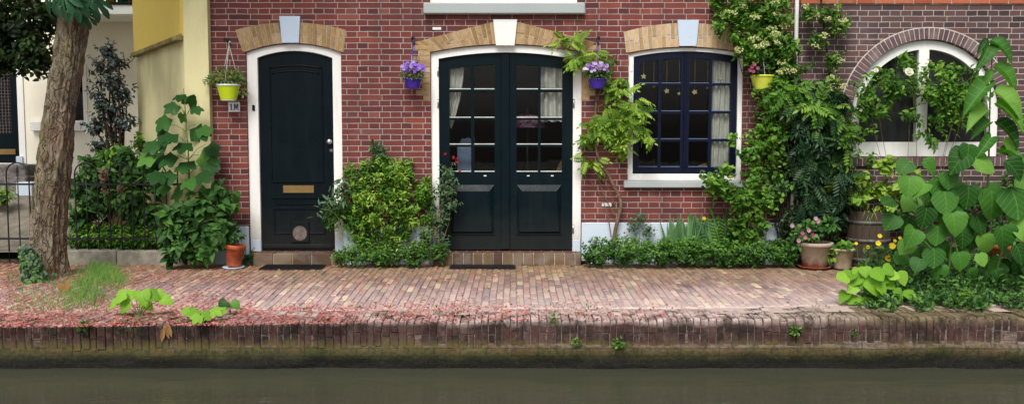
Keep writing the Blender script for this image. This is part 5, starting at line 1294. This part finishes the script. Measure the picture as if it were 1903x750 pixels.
for q in (
    (1800, 268, 62, -12, .35, .2), (1795, 285, 78, -55, .8, .4), (1810, 290, 78, 50, .8, -.4), (1690, 300, 60, -40, .9, .2), (1715, 300, 62, 45, .9, -.2), (1740, 330, 70, 30, .6, -.2), (1690, 328, 74, -20, .55, .1), (1745, 352, 80, 5, .3, 0),
    (1755, 355, 88, -8, .25, .1), (1800, 345, 92, 14, .3, -.1), (1842, 352, 96, 6, .2, 0), (1880, 350, 110, 10, .25, 0), (1722, 385, 80, -12, .25, .1), (1770, 395, 84, 2, .15, 0), (1815, 400, 78, 10, .2, 0), (1700, 365, 66, -35, .5, .2),
    (1700, 425, 62, -30, .35, .2), (1742, 418, 74, -2, .12, 0), (1788, 425, 72, 8, .12, 0), (1828, 435, 62, 14, .2, -.1), (1735, 460, 64, -8, .15, .1), (1782, 468, 58, 4, .2, 0), (1745, 490, 60, -3, .12, 0), (1820, 470, 50, 20, .3, -.1),
    (1690, 450, 46, -40, .4, .2), (1860, 420, 80, 16, .2, -.1), (1898, 400, 86, 8, .2, 0), (1888, 455, 66, 14, .25, 0), (1850, 500, 55, -2, .15, 0), (1885, 515, 50, 10, .2, 0), (1665, 400, 54, -50, .6, .3), (1720, 340, 58, -60, 1., .2), (1660, 370, 48, -62, .9, .2), (1760, 320, 62, 12, .6, -.1), (1870, 300, 70, 40, .7, -.2), (1905, 320, 80, 30, .6, -.2), (1740, 345, 56, 30, .8, -.2),
    (1910, 470, 70, 5, .2, 0), (1930, 420, 90, 10, .2, 0), (1940, 350, 90, 20, .4, 0), (1800, 500, 46, 12, .3, 0), (1765, 375, 70, 30, .5, 0), (1710, 480, 44, -25, .4, 0)):
    kleaf(q[0], q[1], q[2] * R.uniform(.6, .86), q[3] + R.uniform(-14, 14), -2.05 - .28 * R.random(), q[4] + R.choice((.1, .3, .7)), q[5])
for _ in range(28):                       # younger and hidden leaves further in, seen more from above
    px, py = R.uniform(1680, 1940), R.uniform(325, 500)
    if py < 330 + abs(px - 1800) * .12: continue
    kleaf(px, py, R.uniform(34, 58), R.uniform(-60, 60), -1.95 + R.uniform(-.1, .15), R.uniform(.3, 1.6), R.uniform(-.4, .4), R.random() * .7)
for q_, tm_ in enumerate((T_heart, T_heart_b, T_heart_c)): scatter('foliage', tm_, inst[q_::3], L['knot'], kn)
mb.build('stem', M['green_stem'], kn)
# smaller seedling with light leaves
kn2 = thing('heart_leaved_seedling', 'low light green heart-leaved seedling spreading over the quay bricks', 'plant', tuple(ground(1620, 545)))
mb = MB(); inst = []; b0 = ground(1625, 550); b0.z -= .01
for px, py, s_, ang in ((1585, 505, 40, -50), (1600, 500, 44, -10), (1622, 498, 44, 30), (1640, 497, 34, 60), (1612, 522, 40, 20), (1590, 548, 36, -30), (1603, 552, 34, 10), (1575, 545, 32, -60), (1645, 520, 34, 40), (1668, 505, 40, 20), (1660, 540, 34, 40), (1685, 538, 34, 20), (1640, 545, 28, -20), (1700, 545, 30, 20), (1575, 512, 34, -70), (1595, 512, 34, -30), (1618, 512, 36, 10), (1632, 510, 34, 50), (1590, 530, 30, -40), (1630, 530, 32, 30), (1650, 507, 32, 75), (1606, 495, 30, 0)):
    Y = -2.45 - R.uniform(0, .15); p = at(px, py, Y); mb.tube([b0, b0.lerp(p, .6) + Vector((0, 0, .03)), p], [.005, .004, .003], 5, False)
    inst.append((orient(Vector((math.sin(rad(ang)), -.5, -math.cos(rad(ang)) * .5)), Vector((0, -.6, .95)) + rv() * .4), p, s_ * .68 / ppm(Y)))
for q_, tm_ in enumerate((T_heart, T_heart_b, T_heart_c)): scatter('foliage', tm_, inst[q_::3], L['knot_light'], kn2)
mb.build('stem', M['green_stem'], kn2)
# ground cover along the water on that side
inst = []
for _ in range(8500):
    px, py = R.uniform(1590, 1960), R.uniform(486, 582)
    if py > 577 - 6 * noise.noise(Vector((px * .03, 0, 0))) * 3: continue
    g = ground(px, py); hgt = R.uniform(.0, .2) * (1 if px > 1640 else .5) * (.5 if py > 560 else 1)
    if R.random() < max(0, (1640 - px) / 60): continue
    inst.append((orient(rv() + Vector((0, -.2, .3)), Vector((0, -.4, .9)) + rv() * .5), g + Vector((0, 0, hgt)), R.uniform(.03, .06)))
tag(scatter('ground_cover', T_ovate, inst, L['mid']), 'dark leafy ground cover under the large heart-leaved plant', 'ground cover', kind='stuff')
inst = []
for _ in range(2200):
    px, py = R.uniform(1600, 1860), R.uniform(480, 568); g = ground(px, py)
    inst.append((orient(Vector((R.uniform(-.4, .4), R.uniform(-.4, .2), 1)), rv()), g, R.uniform(.08, .24)))
tag(scatter('grass', T_grass, inst, L['mid']), 'fine dark grass and stalks among the ground cover by the water', 'grass', kind='stuff')
shrub('parsley_weed', 'lacy bright weed low at the water edge beneath heart-shaped leaves', 'weed', ground(1800, 560), [(1790, 545, 34, 16, -2.55, .12), (1815, 560, 26, 12, -2.6, .1), (1770, 560, 20, 10, -2.6, .1)], t_simple(.6, .1, .2), .03, 420, 'fresh', 'green_stem', stem_r=.003, twig=.06)
# welsh poppies
pp = thing('yellow_poppy', 'yellow poppies on thin stalks beside the wooden barrel', 'flower', tuple(ground(1640, 520)))
mb = MB(); inst = []
for px, py, s_ in ((1635, 438, .06), (1632, 452, .075), (1613, 459, .05), (1658, 457, .09), (1650, 480, .085), (1591, 452, .045), (1672, 442, .05), (1663, 447, .045)):
    p = at(px, py, -1.5); g = Vector((p.x + R.uniform(-.08, .08), -1.45, 0)); mb.tube([g, g.lerp(p, .5) + Vector((.01, 0, .05)), p], .0025, 4, False)
    scatter('blossom', T_flower, [(orient((1, R.uniform(-.2, .2), .2), (R.uniform(-.4, .4), -1, .5)), p, s_ * .78)], L['yellowp'], pp)
for _ in range(160):
    px = R.uniform(1605, 1690); p = at(px, R.uniform(455, 520), -1.45 + R.uniform(-.12, .12)); inst.append((orient(rv() + Vector((0, -.2, .2)), Vector((0, -.5, .8)) + rv() * .4), p, R.uniform(.05, .08)))
scatter('foliage', T_fern, inst, L['mid'], pp); mb.build('stem', M['green_stem'], pp)

# ================================================================ pots, barrel
def pot_prof(r_, h_, rim=.02): return [(0, 0), (r_ * .68, 0), (r_ * .72, .01), (r_ * .93, h_ - rim * 2.2), (r_ * 1.04, h_ - rim * 2), (r_ * 1.06, h_ - .004), (r_ * 1.02, h_), (r_ * .92, h_), (r_ * .88, h_ - .04), (0, h_ - .045)]
def leaf_ball(c, rx, ry, rz, n, s_, tm=T_small, front=.5):
    out_ = []
    for _ in range(n):
        d = rv().normalized(); q = R.random() ** .4; p = Vector(c) + Vector((d.x * rx, d.y * ry, d.z * rz)) * q
        out_.append((orient(d + rv() * .7 + Vector((0, 0, -.1)), d * .6 + Vector((0, -front, .6)) + rv() * .4), p, s_ * R.uniform(.7, 1.3)))
    return out_
PY = -.38
c = at(1514, 486, PY); c.z = gz(c.x, PY)
t_ = thing('petunia_pot', 'weathered clay pot on saucer with pink petunias beside the hedge end', 'flower pot', tuple(c)); r_ = 31 / ppm(PY)
MB().lathe([(0, 0), (.13, 0), (.175, .025), (.18, .035), (.165, .035), (.14, .022), (0, .022)], c, 30).build('saucer', M['old_pot'], t_)
MB().lathe(pot_prof(r_, .27, .02), c + Vector((0, 0, .024)), 36).build('pot', M['old_pot'], t_)
inst = leaf_ball(at(1500, 432, PY - .03), .17, .13, .11, 150, .055, T_round) + leaf_ball(at(1540, 418, PY - .02), .09, .1, .07, 60, .075, T_round) + leaf_ball(at(1478, 445, PY - .03), .08, .08, .1, 60, .045, T_round)
scatter('foliage', T_round, inst, L['mid'], t_)
for px, py in ((1472, 419), (1491, 433), (1503, 428), (1496, 441), (1516, 406), (1510, 436), (1520, 411), (1484, 447)): scatter('blossom', T_flower, [(orient((1, 0, .2 * R.random()), (R.uniform(-.3, .3), -1, .3)), at(px, py, PY - .2), .05)], L['pink'], t_)
PY = -.45
c = at(1565, 489, PY); c.z = gz(c.x, PY); r_ = 21.5 / ppm(PY)
t_ = thing('small_pot', 'small pale clay pot with low green leaves beside the petunia pot', 'flower pot', tuple(c))
MB().lathe(pot_prof(r_, .225, .014), c + Vector((0, 0, .012)), 32).build('pot', M['beige_pot'], t_)
MB().lathe([(0, 0), (.085, 0), (.1, .012), (.09, .0125), (0, .011)], c, 28).build('saucer', M['dark_green'], t_)
scatter('foliage', T_round, leaf_ball(c + Vector((0, 0, .24)), .13, .11, .04, 70, .06, T_round) + leaf_ball(c + Vector((-.14, -.02, .16)), .06, .05, .06, 40, .05, T_round), L['fresh'], t_)
PY = -.16
c = at(1612, 478, PY); c.z = gz(c.x, PY)
t_ = thing('wooden_barrel', 'old oak half barrel with rusty hoops used as planter', 'barrel', tuple(c)); rb = 38 / ppm(PY); hb = .62
def br(z): return rb * (.93 + .09 * math.sin(math.pi * min(1, (z / hb) * .8 + .15)))
mb = MB(); n = 20
for k in range(n):
    a0, a1_ = 2 * math.pi * (k + .02) / n, 2 * math.pi * (k + .98) / n; v = []
    zs_ = [0, .1, .2, .3, .4, .5, hb]
    for z in zs_:
        for a in (a0, (a0 + a1_) / 2, a1_): v.append((c.x + br(z) * math.cos(a), c.y + br(z) * math.sin(a), c.z + z))
    f = [(i * 3 + j, i * 3 + j + 1, i * 3 + j + 4, i * 3 + j + 3) for i in range(6) for j in range(2)]; mb.add(v, f)
mb.lathe([(rb * .9, 0), (rb * .93, hb * .5), (rb * .88, hb), (rb * .8, hb - .02), (0, hb - .04)], c, 30)
mb.build('staves', M['barrel'], t_)
for z in (.09, .3, .5): 
    MB().lathe([(br(z) + .001, z - .02), (br(z) + .006, z - .02), (br(z) + .006, z + .02), (br(z) + .001, z + .02)], c, 36).build('hoop', M['hoop'], t_)
inst = [(orient(Vector((R.uniform(-.5, .5), -.6, -.6)), Vector((0, -1, .5)) + rv() * .3), c + Vector((R.uniform(-.18, .2), R.uniform(-.2, .05), hb + R.uniform(-.04, .04))), R.uniform(.1, .2)) for _ in range(90)]
scatter('foliage', T_grass, inst, L['lime'], t_)
for lab, px, py, r_, h_, Y in (('terracotta pot partly hidden behind heart-shaped leaves beside a smaller terracotta pot', 1868, 472, .17, .3, -.6), ('smaller terracotta pot nearest the photo edge behind heart-shaped leaves', 1912, 468, .14, .32, -.55)):
    c = at(px, py, Y); c.z = gz(c.x, Y)
    t_ = thing('terracotta_pot', lab, 'flower pot', tuple(c), 'terracotta pots behind the large plant'); MB().lathe(pot_prof(r_, h_, .022), c, 30).build('pot', M['terracotta'], t_)
    scatter('foliage', T_ovate, leaf_ball(c + Vector((0, 0, h_ + .05)), .15, .13, .1, 70, .08, T_ovate), L['mid'], t_)
# leaning terracotta pot at the hydrangea
PY = -.36; c = at(434, 489, PY); c.z = gz(c.x, PY); r_ = 19 / ppm(PY)
t_ = thing('terracotta_pot', 'leaning orange terracotta pot on saucer beside the hydrangea bush', 'flower pot', tuple(c))
mb = MB(); mb.lathe(pot_prof(r_ * .95, .235, .024), (0, 0, 0), 32); a = rad(7)
mb.v = [(c.x + x * math.cos(a) + z * math.sin(a), c.y + y, c.z + .03 - x * math.sin(a) + z * math.cos(a)) for x, y, z in mb.v]; mb.build('pot', M['terracotta'], t_)
MB().lathe([(0, 0), (.095, 0), (.12, .02), (.115, .024), (.09, .014), (0, .012)], c, 28).build('saucer', M['plinth'], t_)
scatter('foliage', T_ovate, leaf_ball(at(430, 438, PY), .12, .1, .07, 90, .055, T_ovate), L['mid'], t_)
shrub('wall_weed', 'small weed tuft at the foot of the door frame behind leaning pot', 'weed', at(462, 488, -.12), [(462, 474, 14, 14, -.14, .07), (455, 482, 12, 8, -.18, .06)], T_small, .035, 170, 'mid', 'green_stem', stem_r=.003, twig=.05)

# ================================================================ hanging baskets
def basket(name, label, px, py_rim, py_bot, r_px, mat, rimmat, hook_py, group, Y=-.17, wires='cable'):
    c = at(px, py_bot, Y); h_ = at(px, py_rim, Y).z - c.z; r_ = r_px / ppm(Y)
    t_ = thing(name, label, 'hanging basket', tuple(c), group)
    prof = [(0, 0), (r_ * .66, 0)]
    for i in range(7): s_ = i / 6; rr = r_ * (.7 + .27 * s_); prof += [(rr, h_ * (.03 + .78 * s_)), (rr + .003, h_ * (.07 + .78 * s_))]
    prof += [(r_ * 1.0, h_ * .9), (r_ * .9, h_ * .92), (r_ * .85, h_ * .8), (0, h_ * .78)]
    MB().lathe(prof, c, 36).build('pot', M[mat], t_)
    MB().lathe([(r_ * .99, h_ * .88), (r_ * 1.06, h_ * .89), (r_ * 1.07, h_), (r_ * .96, h_), (r_ * .95, h_ * .9)], c, 36).build('rim', M[rimmat], t_)
    tp_ = at(px + .5, hook_py + 4, Y); mb = MB()
    for k in range(3):
        a = 2 * math.pi * k / 3 + .5; mb.tube([(c.x + r_ * math.cos(a), c.y + r_ * math.sin(a), c.z + h_ * .95), tuple(tp_ - Vector((0, 0, .02)))], .0035, 5)
    mb.tube([tp_ - Vector((0, 0, .03)), tp_, tp_ + Vector((.01, 0, .02)), tp_ + Vector((.02, 0, .005))], .006, 6)
    mb.build('hanger', M[wires], t_); hook(px + 1, hook_py, house, Y); return t_, c, h_, r_
M['violet_wire'] = plain('violet_hanger', C(70, 60, 130), .5, .4)
t_, c, h_, r_ = basket('lime_basket', 'lime green hanging pot with trailing variegated leaves above the house number', 425, 157, 186, 20.5, 'lime', 'enamel', 76, 'hanging baskets on the brick wall')
MB().lathe([(0, -.012), (r_ * .5, -.012), (r_ * .72, 0), (r_ * .6, .004)], c, 30).build('drip_tray', M['enamel'], t_)
inst = leaf_ball(at(422, 143, -.17), .19, .14, .09, 420, .036) + leaf_ball(at(395, 150, -.2), .09, .08, .05, 90, .034) + leaf_ball(at(450, 165, -.16), .06, .06, .09, 50, .03)
scatter('foliage', T_small, inst, L['basket'], t_)
for (px, lab, lm, seed) in ((767.5, 'violet hanging pot with plain lilac flowers nearer the single door', 'lilac', 1), (1110, 'violet hanging pot with white and lilac flowers among wisteria', 'lilacw', 2)):
    t_, c, h_, r_ = basket('violet_basket', lab, px, 147, 165, 16.5, 'violet', 'violet', 74, 'hanging baskets on the brick wall', wires='violet_wire')
    scatter('foliage', T_small, leaf_ball(at(px, 139, -.18), .14, .12, .07, 260, .034), L['dark'] if False else L['mid'], t_)
    fls = []
    for k in range(48):
        d = rv(); q = at(px + d.x * 25, 124 + d.z * 10 + 4 * abs(d.x), -.22 - .09 * R.random()); fls.append(q)
    for q in fls: scatter('blossom', T_flower, [(orient((1, 0, R.uniform(-.3, .3)), (R.uniform(-.5, .5), -1, .6)), q, R.uniform(.036, .05))], L[lm], t_)
t_, c, h_, r_ = basket('lime_basket', 'pale lime hanging pot with small red flowers beside the navy window', 1416, 140, 167, 20.5, 'lime_pale', 'lime_pale', 84, 'hanging baskets on the brick wall', -.2)
scatter('foliage', T_small, leaf_ball(at(1405, 130, -.22), .13, .12, .07, 170, .036), L['dark'], t_)
for px, py in ((1397, 125), (1402, 120), (1394, 131), (1408, 127), (1400, 133)): scatter('blossom', T_flower, [(orient((1, 0, 0), (R.uniform(-.4, .4), -1, .3)), at(px, py, -.36), .045)], L['pink'], t_)
# house number tile
c0, c1 = at(424.5, 208, -.012), at(445.5, 189.5, -.012)
t_ = thing('house_number_sign', 'small white house number tile reading 1M under the lime hanging pot', 'sign', (c0.x, 0, c0.z))
MB().box(c0.x, c1.x, -.014, -.001, c0.z, c1.z, .003).build('plate', M['enamel'], t_)
w_, h_ = c1.x - c0.x, c1.z - c0.z; mb = MB()
def st(a, b, c_, d): mb.box(c0.x + w_ * a, c0.x + w_ * b, -.0165, -.0135, c0.z + h_ * c_, c0.z + h_ * d)
st(.22, .31, .26, .78); st(.15, .22, .66, .72); st(.14, .39, .2, .255)
for a, b in ((.5, .58), (.80, .88)): st(a, b, .26, .78)
for a, b in ((.45, .62), (.76, .93)): st(a, b, .2, .255)
for s_ in (-1, 1):
    m_ = c0.x + w_ * .69; e = m_ + s_ * w_ * .11
    mb.prism([(m_ - .005, c0.z + h_ * .3), (m_ + .005, c0.z + h_ * .3), (e + .006, c0.z + h_ * .8), (e - .006, c0.z + h_ * .8)], -.0168, -.0137)
mb.build('lettering', M['ink'], t_)
# ================================================================ things on the pavement
def mat_thing(label, px0, px1, py0, py1):
    a, b = ground(px0, py1), ground(px1, py1); y1 = ground((px0 + px1) / 2, py0).y; y1 = min(y1, -.165); y0 = a.y; z = max(gz(a.x, y0), gz(b.x, y1)) + .004
    mb = MB(); mb.box(a.x, b.x, y0, y1, z, z + .010, .003); x = a.x + .015
    while x < b.x - .02: mb.box(x, x + .012, y0 + .01, y1 - .01, z + .0105, z + .018, .002); x += .024
    tag(mb.build('doormat', M['dark_grey'], None), label, 'doormat', 'doormats on the pavement')
mat_thing('black rubber doormat before the step of the single door', 480, 596, 493, 501)
mat_thing('black rubber doormat before the step of the double door', 835, 958, 493, 499)
c = ground(792, 496); mb = MB(); n = 18; v = []; f = []
for j in range(10):
    ph = math.pi * j / 9
    for k in range(n):
        a = 2 * math.pi * k / n; d = Vector((math.sin(ph) * math.cos(a), math.sin(ph) * math.sin(a), math.cos(ph))); q = 1 + .22 * noise.noise(d * 1.8 + Vector((4, 2, 1)))
        v.append((c.x + d.x * .09 * q, c.y + .05 + d.y * .07 * q, c.z + .045 + max(-.05, d.z * .07 * q)))
for j in range(9):
    for k in range(n): f.append((j * n + k, (j + 1) * n + k, (j + 1) * n + (k + 1) % n, j * n + (k + 1) % n))
mb.add(v, f, True); tag(mb.build('stone', M['rock'], None), 'grey rounded stone at the foot of the bush between doors', 'stone')
c = ground(1076, 489); c.z += .004
tag(MB().lathe([(0, 0), (.08, 0), (.125, .03), (.13, .04), (.118, .04), (.075, .012), (0, .01)], c, 32).build('saucer', M['dish'], None), 'wine red plant saucer beside the end of the low hedge', 'saucer')

# ================================================================ growth at the tree foot and on the quay
inst = []
for _ in range(3600):
    cl = R.choice(((194, 22, 508, 8), (194, 22, 512, 8), (140, 26, 545, 9), (150, 30, 534, 12), (90, 30, 556, 8), (226, 14, 522, 7))); px = R.gauss(cl[0], cl[1]); py = R.gauss(cl[2], cl[3])
    g = ground(px, py); inst.append((orient(Vector((R.uniform(-.6, .6), R.uniform(-.5, .2), 1)), Vector((R.uniform(-.4, .4), -1, 0))), g, R.uniform(.05, .16) * max(.35, 1 - abs(px - 175) / 100)))
for _ in range(1300):
    px, py = R.uniform(10, 230), R.uniform(510, 572); g = ground(px, py); inst.append((orient(Vector((R.uniform(-.8, .8), R.uniform(-.5, .2), 1)), rv()), g, R.uniform(.04, .12)))
for _ in range(500):
    px = R.uniform(-30, 420); py = R.gauss(587, 5); g = ground(px, min(py, 597)); inst.append((orient(Vector((R.uniform(-.8, .8), R.uniform(-.6, .2), .8)), rv()), g, R.uniform(.03, .07)))
tag(scatter('grass', T_grass, inst, L['grass']), 'tufts of green grass round the foot of the chestnut trunk', 'grass', kind='stuff')
inst = []; iv = thing('ivy', 'dark ivy climbing the foot of the chestnut trunk', 'ivy', tuple(ground(70, 538)))
mb = MB()
for pts in ([(75, 540), (60, 510), (50, 480), (45, 455)], [(85, 540), (75, 515), (65, 490)], [(60, 540), (50, 525), (42, 500)]): branch(mb, pts, -1.2, .006, .003)
for _ in range(260):
    s_ = R.random(); py = 455 + 85 * s_; px = 50 + 18 * s_ + R.gauss(0, 5 + 12 * s_)
    inst.append((orient(Vector((R.uniform(-.7, .7), -.3, -.8)), Vector((0, -1, .4)) + rv() * .4), at(px, py, -1.16 - .12 * R.random() - .1 * s_), R.uniform(.05, .08)))
T_ivy = Tm([(0, 0, 0), (-.42, .05, .03), (-.5, .38, .06), (-.2, .5, .05), (0, 1, -.12), (.2, .5, .05), (.5, .38, .06), (.42, .05, .03)], [(0, 1, 2, 3), (0, 3, 4), (0, 4, 5), (0, 5, 6, 7)])
scatter('foliage', T_ivy, inst, L['ivy'], iv, smooth=False); mb.build('stem', M['twig_dark'], iv)
def rosette(label, px, py, leaves, lm='knot_light', tm=None, droopy=.3, Yd=0.):
    g = ground(px, py); t_ = thing('quay_plant', label, 'plant', tuple(g), 'plants growing on the quay edge'); inst = []; mb = MB()
    for lx, ly, s_, ang in leaves:
        p = at(lx, ly, g.y + Yd + R.uniform(-.06, .06)); mb.tube([g, g.lerp(p, .6) + Vector((0, 0, .02)), p], [.004, .003, .0025], 5, False)
        inst.append((orient(Vector((math.sin(rad(ang)), -.35, -math.cos(rad(ang)) * droopy)), Vector((0, -.65, .8)) + rv() * .35), p, s_ * .8 / ppm(g.y)))
    scatter('foliage', tm or T_heart_b, inst, L[lm], t_); mb.build('stem', M['green_stem'], t_)
rosette('light green rosette with rounded leaves lying on pink petals near the grass', 258, 578, [(235, 548, 30, -60), (262, 540, 34, 10), (250, 545, 30, -30), (285, 548, 32, 60), (222, 562, 26, -70), (240, 562, 26, -20), (268, 560, 26, 20), (300, 556, 26, 70), (275, 545, 28, 40)])
rosette('sprawling bright plant hanging over the quay edge with toothed leaves', 375, 590, [(365, 572, 34, -40), (378, 574, 40, 0), (392, 572, 34, 40), (355, 574, 24, -70), (405, 575, 24, 75), (372, 582, 30, -10)], tm=T_maple)
rosette('single small upright leaf plant near the pavement gutter', 428, 576, [(422, 560, 26, -20), (430, 562, 22, 40)], lm='maple')
def tuft(label, px, py, Y, r_, n, lm, s_=.03, cat='weed', tm=T_small):
    c = at(px, py, Y); t_ = thing('wall_weed', label, cat, tuple(c), 'weeds growing in the quay wall'); scatter('foliage', tm, leaf_ball(c + Vector((0, -.02, 0)), r_, r_ * .6, r_ * .8, n, s_), L[lm], t_)
    mb = MB()
    for k in range(5): mb.tube([c + Vector((0, .05, -.02)), c + Vector((R.uniform(-.6, .6) * r_, -.02, R.uniform(-.5, .5) * r_))], .002, 4)
    mb.build('stem', M['green_stem'], t_)
tuft('shaggy dark green tuft hanging over the quay wall below rosette', 246, 605, QY - .01, .12, 420, 'mid', .035, tm=T_grass)
tuft('tiny green weed in the quay wall below the wisteria trunk', 1150, 636, QY - .01, .045, 60, 'fresh', .028)
tuft('small fern-like weed between quay bricks near the seedling', 1477, 613, QY - .01, .04, 50, 'fresh', .03)
tuft('small weed tuft on the quay bricks below the saucer', 1072, 634, QY - .01, .03, 40, 'fresh', .022)
tuft('flat weed on the quay top near the double door', 1028, 590, QY - .0, .04, 45, 'fresh', .02)
tuft('small flat weed at the quay edge nearest the grass', 158, 606, QY - .01, .05, 50, 'mid', .03)
tuft('single weed sprout in the quay wall below the small pots', 1585, 618, QY - .01, .022, 20, 'mid', .026)
inst = [(orient(Vector((.1, -.2, -1)), Vector((-.3, -1, .2))), at(308, 598, QY - .02), .14), (orient(Vector((.35, -.2, -1)), Vector((.3, -1, .2))), at(311, 600, QY - .03), .12), (orient(Vector((-.15, -.2, -1)), Vector((.2, -1, .2))), at(305, 606, QY - .025), .13)]
tag(scatter('withered_leaf', T_narrow, inst, L['dryp']), 'withered cream leaves hanging down the quay wall', 'dead leaves')
inst = [(orient(Vector((.3, -.2, 1)), Vector((-.2, -1, .3))), ground(122, 540), .12), (orient(Vector((-.4, -.2, .8)), Vector((.2, -1, .3))), ground(118, 538), .1)]
tag(scatter('withered_leaf', T_ovate, inst, L['dryp']), 'dry tan leaves standing in the grass beside the ivy', 'dead leaves')
# fallen pink blossom of the chestnut
inst = []
def petal(px, py, s_=None):
    g = ground(px, py)
    if g.y > -.16 and px > 470: return
    z = .004 + .004 * R.random()
    inst.append((orient(Vector((R.uniform(-1, 1), R.uniform(-1, 1), R.uniform(-.1, .25))), Vector((0, 0, 1)) + rv() * .35), g + Vector((0, 0, z)), s_ or R.choice((R.uniform(.008, .016), R.uniform(.012, .03)))))
for _ in range(62000):
    px, py = R.uniform(-60, 1700), 485 + 112 * R.random() ** .8
    edge = math.exp(-((py - 574) / 13) ** 2) + .5 * math.exp(-((py - 592) / 7) ** 2)
    back = math.exp(-((py - 492) / 8) ** 2)
    dens = .26 * max(0, 1 - px / 1400) + edge * max(0, min(1.0, (1350 - px) / 800)) + back * (.55 if 210 < px < 480 else .22 if px < 950 else .08)
    if px < 470: dens += .3 + (.5 if px < 260 and py > 500 else 0)
    dens *= .55 + .9 * max(0, noise.noise(Vector((px * .012, py * .04, 2))) + .3)
    if R.random() < dens: petal(px, min(py, 597 - max(0, px - 400) * .01))
tag(scatter('fallen_petals', T_petal, inst, L['petal'], smooth=False), 'pink chestnut petals strewn over pavement and quay', 'petals', kind='stuff')
inst = []
for _ in range(170):
    px, py = R.uniform(200, 1560), R.uniform(490, 590); g = ground(px, py)
    if g.y > -.16: continue
    inst.append((orient(Vector((R.uniform(-1, 1), R.uniform(-1, 1), .1)), Vector((0, 0, 1)) + rv() * .4), g + Vector((0, 0, .006)), R.uniform(.02, .045)))
for _ in range(5200):
    px = R.uniform(200, 1620); py = 489 + abs(R.gauss(0, 8)); g = ground(px, py)
    if g.y > -.16 or R.random() > .4 + noise.noise(Vector((px * .015, py * .1, 6))) * 1.6: continue
    inst.append((orient(Vector((R.uniform(-1, 1), R.uniform(-1, 1), .1)), Vector((0, 0, 1)) + rv() * .4), g + Vector((0, 0, .005)), R.uniform(.008, .022)))
tag(scatter('leaf_litter', T_small, inst, L['dryp']), 'scattered small dry leaves lying on the brick pavement', 'leaf litter', kind='stuff')
inst = []
for _ in range(1500):                                         # sparse weeds in the joints near the steps and the edge
    px = R.uniform(440, 1600); py = 491 + 4 * R.random() if R.random() < .6 else R.uniform(560, 590)
    if noise.noise(Vector((px * .02, py * .02, 8))) < .05: continue
    g = ground(px, py); inst.append((orient(rv() + Vector((0, 0, .6)), rv()), g, R.uniform(.012, .03)))
tag(scatter('joint_weeds', T_small, inst, L['mid']), 'tiny weeds and moss in the paving joints', 'weeds', kind='stuff')
